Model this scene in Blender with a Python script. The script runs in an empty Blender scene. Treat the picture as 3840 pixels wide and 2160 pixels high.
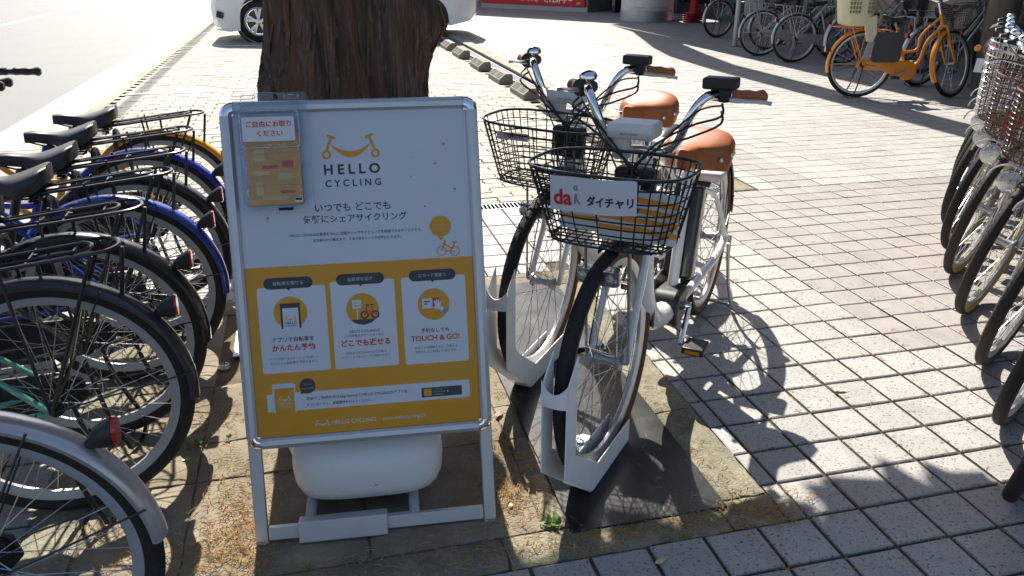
import bpy, math, random
from math import sin, cos, pi, radians, sqrt, atan2, hypot
from mathutils import Vector, Matrix

# ------------------------------------------------------------------ camera, sky, sun, exposure
S = bpy.context.scene
COL = S.collection
T = 0.155                                   # pavement tile pitch in metres
CAM = Vector((-1.188, -1.953, 1.3875))
YAW, PITCH = radians(13.909), radians(22.677)
FPX = 2980.4                                # focal length in photo pixels (3840 wide)

cam_d = bpy.data.cameras.new('camera')
cam = bpy.data.objects.new('camera', cam_d)
COL.objects.link(cam)
cam.location = CAM
cam.rotation_euler = (pi/2 - PITCH, 0, -YAW)
cam_d.sensor_fit = 'HORIZONTAL'
cam_d.angle = 2*math.atan(1920/FPX)
cam_d.clip_start, cam_d.clip_end = 0.05, 500
S.camera = cam

SUN_EL, SUN_AZ = radians(47.0), radians(2.0)         # azimuth measured from +y towards +x
world = bpy.data.worlds.new('World')
S.world = world
world.use_nodes = True
wn = world.node_tree.nodes
wn.clear()
sky = wn.new('ShaderNodeTexSky')
sky.sky_type = 'NISHITA'
sky.sun_disc = False
sky.sun_elevation = SUN_EL
sky.sun_rotation = SUN_AZ
sky.air_density, sky.dust_density, sky.ozone_density = 1.0, 1.8, 0.8
bg = wn.new('ShaderNodeBackground')
bg.inputs[1].default_value = 0.085
wo = wn.new('ShaderNodeOutputWorld')
world.node_tree.links.new(sky.outputs[0], bg.inputs[0])
world.node_tree.links.new(bg.outputs[0], wo.inputs[0])

sun_d = bpy.data.lights.new('sun', 'SUN')
sun_d.energy, sun_d.angle, sun_d.color = 5.0, radians(0.53), (1.0, 0.945, 0.85)
sun = bpy.data.objects.new('sun', sun_d)
COL.objects.link(sun)
sd = Vector((sin(SUN_AZ)*cos(SUN_EL), cos(SUN_AZ)*cos(SUN_EL), sin(SUN_EL)))
sun.rotation_euler = sd.to_track_quat('Z', 'Y').to_euler()
sun.location = sd*30

S.view_settings.view_transform = 'Standard'
S.view_settings.look = 'None'
S.view_settings.exposure = 1.02
S.view_settings.gamma = 1.0
S.view_settings.use_curve_mapping = False
S.cycles.max_bounces = 8
S.cycles.transparent_max_bounces = 16
S.cycles.caustics_reflective = False
S.cycles.caustics_refractive = False

# ------------------------------------------------------------------ pixel helpers (photo pixels, 3840 wide)
_f = Vector((sin(YAW), cos(YAW), 0)); _r = Vector((cos(YAW), -sin(YAW), 0)); _u = Vector((0, 0, 1))
_F = _f*cos(PITCH) - _u*sin(PITCH); _U = _f*sin(PITCH) + _u*cos(PITCH)
def ray(x, y): return _F + _r*((x-1920)/FPX) - _U*((y-1080)/FPX)
def ground(x, y, z=0.0):
    d = ray(x, y); return CAM + d*((z-CAM.z)/d.z)
KD = 3840/2576
def gd(x, y, z=0.0): return ground(x*KD, y*KD, z)

# ------------------------------------------------------------------ materials
MATS = {}
class NT:
    def __init__(s, m):
        s.t = m.node_tree; s.n = s.t.nodes; s.l = s.t.links
    def add(s, typ, **kw):
        n = s.n.new(typ)
        for k, v in kw.items():
            if k == 'inp':
                for i, val in v.items():
                    if hasattr(val, 'is_output'): s.l.new(val, n.inputs[i])
                    else: n.inputs[i].default_value = val
            else: setattr(n, k, v)
        return n
    def math(s, op, a, b=0.0, c=None):
        d = {0: a, 1: b}
        if c is not None: d[2] = c
        return s.add('ShaderNodeMath', operation=op, inp=d).outputs[0]
    def mix(s, f, a, b):
        n = s.add('ShaderNodeMix', data_type='RGBA', inp={0: f})
        for i, v in ((6, a), (7, b)):
            if hasattr(v, 'is_output'): s.l.new(v, n.inputs[i])
            else: n.inputs[i].default_value = (*v[:3], 1)
        return n.outputs[2]
    def ramp(s, f, stops):
        n = s.add('ShaderNodeValToRGB', inp={0: f})
        e = n.color_ramp.elements
        while len(e) < len(stops): e.new(0.5)
        for i, (p, c) in enumerate(stops):
            e[i].position = p
            e[i].color = (c, c, c, 1) if not hasattr(c, '__len__') else (*c[:3], 1)
        return n.outputs[0]
    def noise(s, vec, scale, detail=4, rough=.55, dist=0.0):
        n = s.add('ShaderNodeTexNoise', inp={'Scale': scale, 'Detail': detail, 'Roughness': rough, 'Distortion': dist})
        if vec is not None: s.l.new(vec, n.inputs['Vector'])
        return n
    def mapping(s, vec, scale=(1, 1, 1), rot=(0, 0, 0)):
        return s.add('ShaderNodeMapping', inp={0: vec, 2: rot, 3: scale}).outputs[0]

def mat(name, color, rough=.5, metal=0.0, var=.12, vscale=12, bump=0.0, bscale=60, spec=.5, coat=0.0, rvar=.12, alpha=1.0, trans=0.0, ior=1.45, dirt=0.0, sss=0.0):
    if name in MATS: return MATS[name]
    m = bpy.data.materials.new(name); m.use_nodes = True
    MATS[name] = m
    k = NT(m); b = k.n['Principled BSDF']
    co = k.add('ShaderNodeTexCoord').outputs['Object']
    nz = k.noise(co, vscale, 5)
    lo = tuple(c*(1-var) for c in color); hi = tuple(min(1, c*(1+var)) for c in color)
    c = k.mix(nz.outputs[0], lo, hi)
    if dirt:
        dz = k.noise(co, vscale*2.3, 6, .65)
        f = k.ramp(dz.outputs[0], [(.5, 0.0), (.72, dirt)])
        c = k.mix(f, c, (.16, .13, .1))
    k.l.new(c, b.inputs['Base Color'])
    r = k.math('MULTIPLY_ADD', nz.outputs[0], rvar*2, max(0.02, rough-rvar))
    k.l.new(r, b.inputs['Roughness'])
    b.inputs['Metallic'].default_value = metal
    b.inputs['Specular IOR Level'].default_value = spec
    b.inputs['IOR'].default_value = ior
    b.inputs['Coat Weight'].default_value = coat
    b.inputs['Coat Roughness'].default_value = .06
    b.inputs['Transmission Weight'].default_value = trans
    b.inputs['Alpha'].default_value = alpha
    if bump:
        bn = k.noise(co, bscale, 4)
        bp = k.add('ShaderNodeBump', inp={0: bump, 1: .002, 'Height': bn.outputs[0]})
        k.l.new(bp.outputs[0], b.inputs['Normal'])
    return m

def paint(name, c, rough=.28): return mat(name, c, rough, 0, .08, 9, 0, 60, .5, .6, .06, dirt=.12)
def steel(name, c=(.62, .62, .63), rough=.28): return mat(name, c, rough, 1.0, .1, 25, 0, 60)
def plastic(name, c, rough=.45): return mat(name, c, rough, 0, .1, 18, .08, 220, dirt=.08)
def rubber(name, c=(.022, .021, .021), rough=.72): return mat(name, c, rough, 0, .3, 30, .35, 300, .35, dirt=.1)
def ink(name, c, rough=.45): return mat(name, c, rough, 0, .03, 30, 0, 60, .4, rvar=.03)

def clear(name, tint=(.95, .96, .98), gl=.06, wav=0.0, wscale=9, glmax=.5, rough=.06):
    if name in MATS: return MATS[name]
    m = bpy.data.materials.new(name); m.use_nodes = True
    MATS[name] = m
    k = NT(m); k.n.remove(k.n['Principled BSDF'])
    out = k.n['Material Output']
    co = k.add('ShaderNodeTexCoord').outputs['Object']
    tr = k.add('ShaderNodeBsdfTransparent', inp={0: (*tint, 1)})
    gs = k.add('ShaderNodeBsdfGlossy', inp={0: (1, 1, 1, 1), 1: rough})
    lw = k.add('ShaderNodeFresnel', inp={0: 1.45})
    f = k.math('MULTIPLY_ADD', lw.outputs[0], 1.0, gl)
    f = k.math('MINIMUM', f, glmax)
    if wav:
        nz = k.noise(co, wscale, 3, .5, .6)
        bp = k.add('ShaderNodeBump', inp={0: wav, 1: .01, 'Height': nz.outputs[0]})
        k.l.new(bp.outputs[0], gs.inputs['Normal'])
    mx = k.add('ShaderNodeMixShader', inp={0: f})
    k.l.new(tr.outputs[0], mx.inputs[1]); k.l.new(gs.outputs[0], mx.inputs[2])
    k.l.new(mx.outputs[0], out.inputs[0])
    return m

def ground_mat(name, kind, c1, c2, **o):
    """world-position based surface materials: tile, paver, slab, asphalt, concrete, kerb"""
    if name in MATS: return MATS[name]
    m = bpy.data.materials.new(name); m.use_nodes = True
    MATS[name] = m
    k = NT(m); b = k.n['Principled BSDF']
    pos = k.add('ShaderNodeNewGeometry').outputs['Position']
    big = k.noise(pos, o.get('bigscale', 1.3), 4, .6).outputs[0]
    mid = k.noise(pos, o.get('midscale', 14), 6, .65).outputs[0]
    fine = k.noise(pos, o.get('finescale', 130), 3, .6).outputs[0]
    c = k.mix(k.ramp(mid, [(.3, 0.0), (.7, 1.0)]), c1, c2)
    if 'cell' in o:
        cx, cy, off = o['cell']
        sn = k.add('ShaderNodeVectorMath', operation='SNAP', inp={0: pos, 1: (cx, cy, 10)}).outputs[0]
        wnz = k.add('ShaderNodeTexWhiteNoise', noise_dimensions='3D', inp={0: sn})
        v = k.math('MULTIPLY_ADD', wnz.outputs[0], o.get('cellvar', .2), 1-o.get('cellvar', .2)/2)
        hs = k.add('ShaderNodeHueSaturation', inp={'Value': v, 'Color': c})
        c = hs.outputs[0]
    if o.get('specks'):
        mp = k.mapping(pos, (1, 1.5, 1), (0, 0, .5))
        sp = k.noise(mp, o.get('spscale', 95), 3, .6, .8).outputs[0]
        f = k.ramp(sp, [(.58, 0.0), (.63, o['specks'])])
        c = k.mix(f, c, o.get('speckc', (.045, .043, .045)))
    if o.get('stain'):
        f = k.ramp(big, [(.42, 0.0), (.7, o['stain'])])
        c = k.mix(f, c, o.get('stainc', (.1, .085, .06)))
    if o.get('moss'):
        ms = k.noise(pos, o.get('mscale', 5), 6, .7, .4).outputs[0]
        f = k.ramp(ms, [(.52, 0.0), (.66, o['moss'])])
        c = k.mix(f, c, (.09, .1, .028))
    gr = k.math('MULTIPLY_ADD', fine, o.get('grain', .5), 1-o.get('grain', .5)/2)
    hs2 = k.add('ShaderNodeHueSaturation', inp={'Value': gr, 'Color': c})
    k.l.new(hs2.outputs[0], b.inputs['Base Color'])
    r0 = o.get('rough', .75)
    k.l.new(k.math('MULTIPLY_ADD', mid, .25, r0-.12), b.inputs['Roughness'])
    b.inputs['Specular IOR Level'].default_value = o.get('spec', .35)
    h = k.math('ADD', fine, k.math('MULTIPLY', mid, .6))
    bp = k.add('ShaderNodeBump', inp={0: o.get('bump', .35), 1: o.get('bdist', .003), 'Height': h})
    k.l.new(bp.outputs[0], b.inputs['Normal'])
    return m

TILE_S = ground_mat('tile_speckled', 'tile', (.325, .312, .294), (.38, .366, .347), cell=(T, T, 0), cellvar=.16, specks=.85, stain=.25, stainc=(.2, .18, .15), grain=.25, rough=.6, bump=.18)
TILE_P = ground_mat('tile_plain', 'tile', (.268, .249, .234), (.308, .288, .270), cell=(.1455, .1455, 0), cellvar=.14, specks=.35, spscale=140, stain=.25, stainc=(.2, .17, .14), grain=.25, rough=.6, bump=.18)
JOINT = ground_mat('joint_soil', 'soil', (.04, .034, .025), (.08, .068, .048), moss=.6, grain=.7, rough=.9)
PAVER = ground_mat('paver_concrete', 'paver', (.33, .305, .25), (.44, .41, .345), cell=(.225, .1125, 0), cellvar=.2, stain=.3, stainc=(.22, .19, .14), grain=.45, rough=.8)
SLAB = ground_mat('slab_concrete', 'slab', (.20, .165, .115), (.31, .265, .19), stain=.7, stainc=(.125, .098, .064), bigscale=3.2, midscale=9, moss=.25, mscale=3, grain=.6, rough=.88, bump=.5)
KERBM = ground_mat('kerb_mossy', 'kerb', (.18, .16, .11), (.28, .255, .18), stain=.6, stainc=(.09, .08, .05), bigscale=4, moss=.75, mscale=7, specks=.35, spscale=80, speckc=(.5, .47, .4), grain=.8, rough=.9, bump=.7, bdist=.006)
KERBC = ground_mat('kerb_stone', 'kerb', (.28, .26, .21), (.38, .355, .29), stain=.5, stainc=(.14, .12, .08), moss=.35, mscale=6, grain=.6, rough=.85, bump=.5)
ASPH = ground_mat('asphalt', 'asphalt', (.10, .10, .098), (.145, .144, .14), stain=.3, stainc=(.085, .085, .085), finescale=260, grain=.9, rough=.62, spec=.4, bump=.7)
CONC = ground_mat('gutter_concrete', 'concrete', (.27, .265, .245), (.34, .33, .31), stain=.35, stainc=(.26, .25, .22), grain=.4, rough=.6)
SOIL = ground_mat('soil', 'soil', (.10, .075, .045), (.2, .15, .09), stain=.6, moss=.3, grain=.9, rough=.95, bump=.8)
STOPM = ground_mat('stop_concrete', 'concrete', (.23, .21, .165), (.31, .285, .23), stain=.4, stainc=(.15, .13, .1), grain=.6, rough=.85, midscale=25)
LINEW = mat('road_paint', (.72, .72, .69), .6, var=.15, vscale=6, bump=.3, dirt=.5)

ALU = mat('brushed_aluminium', (.50, .51, .54), .38, .55, .06, 30, .05, 400)
CHROME = mat('chrome', (.85, .85, .86), .07, 1.0, .03, 10, rvar=.03)
STEELM = steel('spoke_steel', (.55, .56, .57), .3)
RIMM = mat('rim_alloy', (.58, .58, .58), .32, .65, .08, 25, dirt=.1)
RIMG = mat('rim_grey', (.42, .43, .44), .4, .3, .08, 25, dirt=.15)
BLK = plastic('black_plastic', (.02, .02, .021), .42)
BLKM = mat('black_enamel', (.016, .016, .017), .3, 0, .1, 20, coat=.3)
TYRE = rubber('tyre_rubber')
TYREB = rubber('tyre_rubber_brownish', (.04, .033, .029))
SKINB = rubber('sidewall_brown', (.12, .05, .025), .6)
SKINY = rubber('sidewall_ochre', (.42, .30, .08), .6)
SADB = mat('saddle_black_vinyl', (.035, .034, .034), .42, 0, .12, 30, .15, 350)
LEATH = mat('brown_leatherette', (.36, .105, .028), .38, 0, .16, 8, .25, 240, coat=.1)
WHITEP = paint('white_paint', (.82, .81, .78))
WHITEPL = plastic('white_plastic', (.7, .69, .67), .4)
REDL = mat('red_reflector', (.45, .012, .012), .15, 0, .2, 200, coat=.6)
ORGL = mat('amber_reflector', (.7, .25, .02), .2, 0, .2, 200, coat=.6)
CLEARP = clear('clear_plastic', (.90, .92, .95), .02, .3, 14, .6)
LENS = clear('lens_clear', (.8, .82, .84), .2, .6, 60, .8)
BRASS = steel('brass', (.55, .38, .14), .35)
GALV = mat('galvanised_steel', (.42, .43, .44), .42, .8, .15, 20, dirt=.2)

# ------------------------------------------------------------------ mesh building
class MB:
    def __init__(s): s.v = []; s.f = []
    def add(s, vs, fs):
        o = len(s.v); s.v += [tuple(a) for a in vs]; s.f += [tuple(i+o for i in q) for q in fs]; return s
    def box(s, c, d, M=None):
        x, y, z = d[0]/2, d[1]/2, d[2]/2; C = Vector(c)
        vs = [C + Vector((a*x, b*y, e*z)) for e in (-1, 1) for b in (-1, 1) for a in (-1, 1)]
        if M is not None: vs = [M @ q for q in vs]
        return s.add(vs, [(0, 2, 3, 1), (4, 5, 7, 6), (0, 1, 5, 4), (2, 6, 7, 3), (0, 4, 6, 2), (1, 3, 7, 5)])
    def tube(s, pts, r, n=8, closed=False, cap=True):
        P = [Vector(q) for q in pts]; N = len(P)
        R = r if hasattr(r, '__len__') else [r]*N
        tg = []
        for i in range(N):
            a = P[(i-1) % N] if (closed or i) else P[0]
            b = P[(i+1) % N] if (closed or i < N-1) else P[-1]
            t = b-a
            tg.append(t.normalized() if t.length > 1e-9 else Vector((0, 0, 1)))
        up = Vector((0, 0, 1)) if abs(tg[0].z) < .9 else Vector((1, 0, 0))
        x = tg[0].cross(up).normalized(); vs = []
        for i in range(N):
            x = x - tg[i]*x.dot(tg[i])
            x = x.normalized() if x.length > 1e-6 else tg[i].orthogonal().normalized()
            y = tg[i].cross(x)
            for j in range(n):
                a = 2*pi*j/n; vs.append(P[i] + (x*cos(a)+y*sin(a))*R[i])
        fs = []
        for i in range(N if closed else N-1):
            k = (i+1) % N
            for j in range(n):
                q = (j+1) % n; fs.append((i*n+j, i*n+q, k*n+q, k*n+j))
        if cap and not closed:
            fs.append(tuple(range(n-1, -1, -1))); fs.append(tuple((N-1)*n+j for j in range(n)))
        return s.add(vs, fs)
    def rev(s, prof, a0=0, a1=2*pi, n=48, c=(0, 0, 0), closed=True, loop=True):
        """revolve profile [(r,y)] about the local y axis through c; angle 0 = +x, pi/2 = +z"""
        m = len(prof); full = abs(a1-a0-2*pi) < 1e-6; K = n if full else n+1; vs = []
        for i in range(K):
            a = a0+(a1-a0)*i/n
            for r, y in prof: vs.append((c[0]+r*cos(a), c[1]+y, c[2]+r*sin(a)))
        fs = []
        for i in range(n):
            k = (i+1) % K
            for j in range(m if loop else m-1):
                q = (j+1) % m; fs.append((i*m+j, k*m+j, k*m+q, i*m+q))
        if not full and loop:
            fs.append(tuple(range(m))); fs.append(tuple((K-1)*m+j for j in reversed(range(m))))
        return s.add(vs, fs)
    def lathe(s, prof, n=24, M=None, cap=True):
        """profile [(r,z)] about z"""
        vs = []; m = len(prof)
        for i in range(n):
            a = 2*pi*i/n
            for r, z in prof: vs.append(Vector((r*cos(a), r*sin(a), z)))
        if M is not None: vs = [M @ q for q in vs]
        fs = [(i*m+j, ((i+1) % n)*m+j, ((i+1) % n)*m+j+1, i*m+j+1) for i in range(n) for j in range(m-1)]
        if cap:
            fs.append(tuple(i*m for i in reversed(range(n)))); fs.append(tuple(i*m+m-1 for i in range(n)))
        return s.add(vs, fs)
    def prism(s, poly, h0, h1, M=None):
        n = len(poly)
        vs = [Vector((x, y, h0)) for x, y in poly] + [Vector((x, y, h1)) for x, y in poly]
        if M is not None: vs = [M @ q for q in vs]
        fs = [tuple(reversed(range(n))), tuple(range(n, 2*n))] + [(i, (i+1) % n, n+(i+1) % n, n+i) for i in range(n)]
        return s.add(vs, fs)
    def loft(s, rings, closed=True, cap=True):
        n = len(rings[0]); vs = [p for r in rings for p in r]; fs = []
        for i in range(len(rings)-1):
            for j in range(n if closed else n-1):
                q = (j+1) % n; fs.append((i*n+j, i*n+q, (i+1)*n+q, (i+1)*n+j))
        if cap:
            fs.append(tuple(reversed(range(n)))); fs.append(tuple((len(rings)-1)*n+j for j in range(n)))
        return s.add(vs, fs)
    def mesh(s, name, smooth=True, angle=40):
        me = bpy.data.meshes.new(name); me.from_pydata(s.v, [], s.f); me.validate(); me.update()
        import bmesh
        bm = bmesh.new(); bm.from_mesh(me); bmesh.ops.recalc_face_normals(bm, faces=bm.faces); bm.to_mesh(me); bm.free()
        if smooth:
            me.shade_smooth(); me.set_sharp_from_angle(angle=radians(angle))
        return me
    def build(s, name, m, parent=None, smooth=True, angle=40, loc=None, M=None, bevel=0, kind=None):
        return obj(name, s.mesh(name, smooth, angle), m, parent, loc, M, bevel, kind)

def obj(name, me, m, parent=None, loc=None, M=None, bevel=0, kind=None):
    o = bpy.data.objects.new(name, me); COL.objects.link(o)
    if m is not None:
        if not me.materials: me.materials.append(m)
        elif me.materials[0] is not m:
            o.material_slots[0].link = 'OBJECT'; o.material_slots[0].material = m
    if parent is not None: o.parent = parent
    if M is not None: o.matrix_local = M
    if loc is not None: o.location = loc
    if bevel:
        b = o.modifiers.new('bevel', 'BEVEL'); b.width = bevel; b.segments = 2; b.limit_method = 'ANGLE'; b.angle_limit = radians(35)
    if kind: o['kind'] = kind
    return o
CACHE = {}
def cached(key, fn, smooth=True, angle=40):
    if key not in CACHE: CACHE[key] = fn().mesh(key, smooth, angle)
    return CACHE[key]
def thing(name, label, cat, loc=(0, 0, 0), rz=0.0, group=None, M=None):
    o = bpy.data.objects.new(name, None); COL.objects.link(o); o.empty_display_size = .1
    if M is not None: o.matrix_world = M
    else: o.location = loc; o.rotation_euler = (0, 0, rz)
    return tag(o, label, cat, group)
def tag(o, label, cat, group=None):
    o['label'] = label; o['category'] = cat
    if group: o['group'] = group
    return o
def struct(o): o['kind'] = 'structure'; return o
def lab(o, t): o['label'] = t; return o
def smoothpts(P, n=6, closed=False):
    P = [Vector(q) for q in P]; out = []; N = len(P)
    for i in range(N if closed else N-1):
        if closed: a, b, c, d = P[(i-1) % N], P[i], P[(i+1) % N], P[(i+2) % N]
        else: a, b, c, d = P[max(i-1, 0)], P[i], P[i+1], P[min(i+2, N-1)]
        for k in range(n):
            t = k/n
            out.append(.5*((2*b)+(c-a)*t+(2*a-5*b+4*c-d)*t*t+(3*b-a-3*c+d)*t**3))
    if not closed: out.append(P[-1])
    return out
def rrect(w, h, r, n=5):
    out = []
    for cx, cy, a0 in ((w/2-r, h/2-r, 0), (-w/2+r, h/2-r, pi/2), (-w/2+r, -h/2+r, pi), (w/2-r, -h/2+r, 1.5*pi)):
        for i in range(n+1):
            a = a0+pi/2*i/n; out.append((cx+r*cos(a), cy+r*sin(a)))
    return out
def circ(r, n=32, c=(0, 0)): return [(c[0]+r*cos(2*pi*i/n), c[1]+r*sin(2*pi*i/n)) for i in range(n)]

def text_mesh(body, bold=0.0):
    cu = bpy.data.curves.new('lettering', 'FONT'); cu.body = body; cu.size = 1.0
    cu.align_x = 'CENTER'; cu.align_y = 'CENTER'; cu.offset = bold; cu.resolution_u = 3
    o = bpy.data.objects.new('lettering', cu); COL.objects.link(o)
    dg = bpy.context.evaluated_depsgraph_get(); dg.update()
    me = bpy.data.meshes.new_from_object(o.evaluated_get(dg)); me.name = 'lettering'
    bpy.data.objects.remove(o); bpy.data.curves.remove(cu)
    return me
def text(name, body, M, width, m, parent, height=None, bold=0.0):
    """flat lettering centred on M (local x right, y up), scaled to a given width"""
    me = text_mesh(body, bold)
    if not me.vertices: return None
    xs = [v.co.x for v in me.vertices]; ys = [v.co.y for v in me.vertices]
    w = max(xs)-min(xs); h = max(ys)-min(ys); cx, cy = (max(xs)+min(xs))/2, (max(ys)+min(ys))/2
    sx = width/w; sy = sx if height is None else height/h
    for v in me.vertices: v.co = ((v.co.x-cx)*sx, (v.co.y-cy)*sy, 0)
    me.materials.clear()
    return obj(name, me, m, parent, M=M)
random.seed(7)

# ================================================================== SETTING
def sheet(name, x0, y0, x1, y1, z, m, z0=None):
    b = MB()
    if z0 is None: b.add([(x0, y0, z), (x1, y0, z), (x1, y1, z), (x0, y1, z)], [(0, 1, 2, 3)])
    else: b.box(((x0+x1)/2, (y0+y1)/2, (z+z0)/2), (x1-x0, y1-y0, z-z0))
    return struct(b.build(name, m, smooth=False))
sheet('ground', -150, -60, 150, 260, -.20, SOIL)
sheet('pavement_bed', -2.9, -6, 40, 2.47, -.008, JOINT, -.19)
sheet('plaza_bed', 1.54, 2.472, 40, 60, -.008, JOINT, -.19)
sheet('parking_bed', -3.23, 2.478, 1.358, 60, -.034, JOINT, -.19)
sheet('road', -60, -60, -3.86, 240, -.045, ASPH, -.19)
sheet('verge_bed', -3.23, -6, -2.902, 2.476, -.012, ASPH, -.19)
# tree pit opening is covered by its own soil bed and slabs laid above the pavement bed

# --- pavement tiles
PIT = (-2.02, -.465, -.056, 1.432)          # x0,y0,x1,y1 outer edge of the pit kerb
def tile_mb(b, x0, y0, x1, y1, z, ch=.0035, dp=.012, tilt=(0, 0)):
    cx, cy = (x0+x1)/2, (y0+y1)/2
    def q(x, y, zz): return (x, y, zz+(x-cx)*tilt[0]+(y-cy)*tilt[1])
    vs = [q(x0+ch, y0+ch, z), q(x1-ch, y0+ch, z), q(x1-ch, y1-ch, z), q(x0+ch, y1-ch, z),
          q(x0, y0, z-ch*.7), q(x1, y0, z-ch*.7), q(x1, y1, z-ch*.7), q(x0, y1, z-ch*.7),
          (x0, y0, z-dp), (x1, y0, z-dp), (x1, y1, z-dp), (x0, y1, z-dp)]
    b.add(vs, [(0, 1, 2, 3), (4, 5, 1, 0), (5, 6, 2, 1), (6, 7, 3, 2), (7, 4, 0, 3), (8, 9, 5, 4), (9, 10, 6, 5), (10, 11, 7, 6), (11, 8, 4, 7)])
def in_view(x, y, marg=260):
    d = Vector((x, y, 0))-CAM; z = d.dot(_F)
    if z < .15: return False
    px = 1920+FPX*d.dot(_r)/z; py = 1080-FPX*d.dot(_U)/z
    return -marg < px < 3840+marg and -marg-200 < py < 2160+marg
pavement = struct(bpy.data.objects.new('pavement', None)); COL.objects.link(pavement)
rects = []                                   # (dist, x0,y0,x1,y1, material)
PX0, PX1, PY0, PY1 = 6*T, 3.62, 2*T, 2.475   # plain-tile field
def clip_add(x0, y0, x1, y1, m, j=.0035):
    x0 += j; y0 += j; x1 -= j; y1 -= j
    a = PIT
    if x1 > a[0] and x0 < a[2] and y1 > a[1] and y0 < a[3]:      # cut at the pit
        if x0 < a[2] < x1 and x1-a[2] > .03: x0 = a[2]+.004
        elif x0 < a[0] < x1 and a[0]-x0 > .03: x1 = a[0]-.004
        elif y0 < a[1] < y1 and a[1]-y0 > .02: y1 = a[1]-.004
        elif y0 < a[3] < y1 and y1-a[3] > .02: y0 = a[3]+.004
        else: return
    if x1-x0 < .02 or y1-y0 < .02: return
    cx, cy = (x0+x1)/2, (y0+y1)/2
    if not (in_view(cx, cy, 900) or (cy > -2.6 and cy < 6 and cx < 5)): return
    rects.append(((Vector((cx, cy, 0))-CAM).length, x0, y0, x1, y1, m))
for i in range(-19, 60):
    for jn in range(-18, 150):
        x0, y0 = i*T, jn*T; x1, y1 = x0+T, y0+T
        if PX0-.01 <= x0 < PX1-.05 and PY0-.01 <= y0 < PY1-.05: continue
        if y0 > 2.40:
            if x0 < 1.53: continue
        elif y1 > 2.47: y1 = 2.468
        if x0 > 14: continue
        m = TILE_P if (1.70 < x0+.01 < 1.95 and 2.4 < y0 < 7) else TILE_S
        clip_add(x0, y0, x1, y1, m, .0055 if y0 < .3 else (.004 if y0 < 2.4 else .0031))
TP = (PX1-PX0)/18
TQ = (PY1-PY0)/15
for i in range(18):
    for jn in range(15):
        x0, y0 = PX0+i*TP, PY0+jn*TQ
        clip_add(x0, y0, x0+TP, y0+TQ, TILE_P, .0036)
rects.sort(key=lambda r: r[0])
rest = {}
for k, (d, x0, y0, x1, y1, m) in enumerate(rects):
    tl = (random.gauss(0, .006), random.gauss(0, .006)); dz = random.uniform(-.0012, .0012)
    if k < 300:
        b = MB(); tile_mb(b, x0, y0, x1, y1, dz, tilt=tl); b.build('tile', m, pavement, smooth=False)
    else:
        b = rest.setdefault(m.name, MB()); tile_mb(b, x0, y0, x1, y1, dz, tilt=tl)
for nm, b in rest.items(): b.build('tile_field', MATS[nm], pavement, smooth=False, kind='stuff')

# --- parking pavers (toothed interlocking blocks, running bond)
parking = struct(bpy.data.objects.new('parking_paving', None)); COL.objects.link(parking)
PVL, PVW = .225, .1125
def paver_poly(w, h, g=.006):
    t = .016; pts = []
    xs = [(-.5, 0), (-.25, 0), (0, 0), (.25, 0), (.5, 0)]
    for i in range(9):
        u = -.5+i/8; pts.append((u*w, -h/2+g+(t*.28 if i % 2 else 0)))
    for s_, v in ((1, -.17), (-1, .0), (1, .17)): pts.append((w/2-g+(t*.5 if s_ > 0 else -t*.5), v*h))
    for i in range(9):
        u = .5-i/8; pts.append((u*w, h/2-g+(t*.28 if i % 2 else 0)))
    for s_, v in ((1, .17), (-1, .0), (1, -.17)): pts.append((-w/2+g+(t*.5 if s_ > 0 else -t*.5), v*h))
    return pts
pp = paver_poly(PVL-.002, PVW-.001)
pmesh = MB().prism(pp, -.03, 0).mesh('paver', False); pmesh.materials.append(PAVER)
plist = []
ry = 0; y = 2.66+PVW/2
while y < 24:
    off = PVL/2 if ry % 2 else 0
    x = -3.16+off
    while x < 1.2-PVL/2:
        if in_view(x, y, 60): plist.append(((Vector((x, y, 0))-CAM).length, x, y))
        x += PVL
    y += PVW; ry += 1
# hide-aware choice: keep those not behind the sign first
def pv_key(t):
    px = (Vector((t[1], t[2], 0))-CAM)
    z = px.dot(_F); u = 1920+FPX*px.dot(_r)/z
    return t[0] + (4 if 830 < u < 1800 else 0)
plist.sort(key=pv_key)
far = MB()
for k, (d, x, y) in enumerate(plist):
    dz = random.uniform(-.0025, .0025)-.018
    if k < 300:
        o = obj('paver', pmesh, None, parking, loc=(x, y, dz))
    elif d < 9: far.add([(x+a, y+b, dz) for a, b in pp] , [tuple(range(len(pp)))])
    else:
        w, h = PVL/2-.003, PVW/2-.003
        far.add([(x-w, y-h, dz), (x+w, y-h, dz), (x+w, y+h, dz), (x-w, y+h, dz)], [(0, 1, 2, 3)])
far.build('paver_field', PAVER, parking, smooth=False, kind='stuff')
# edge strip beside the gutter, edge strip by the drains
sheet('paver_edge_strip', -3.34, 2.0, -3.22, 60, -.016, KERBC, -.19)
g_ = struct(bpy.data.objects.new('gutter', None)); COL.objects.link(g_)
yy = 1.0
while yy < 50:
    MB().box((-3.6, yy+.995, -.105), (.505, 1.985, .15)).build('gutter_slab', CONC, g_, smooth=False, bevel=.006)
    yy += 2.0
# bay lines (paint)
bl = MB()
for yb in (5.27, 7.66, 10.0, 12.75, 15.4):
    b = MB().box((-1.12, yb, -.0135), (4.1, .085, .002)); o = struct(b.build('bay_line', LINEW, smooth=False))
o = struct(MB().box((-7.75, 40, -.042), (.17, 150, .003)).build('road_edge_line', LINEW, smooth=False))

# kerb between parking and plaza
kerb = struct(bpy.data.objects.new('kerb', None)); COL.objects.link(kerb)
y = 2.49
while y < 30:
    MB().box((1.45, y+.295, -.07 if y > 2.6 else -.105), (.172, .588, .215), None).build('kerb_stone', KERBC if y > 2.6 else KERBM, kerb, smooth=False, bevel=.012); y += .6
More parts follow.
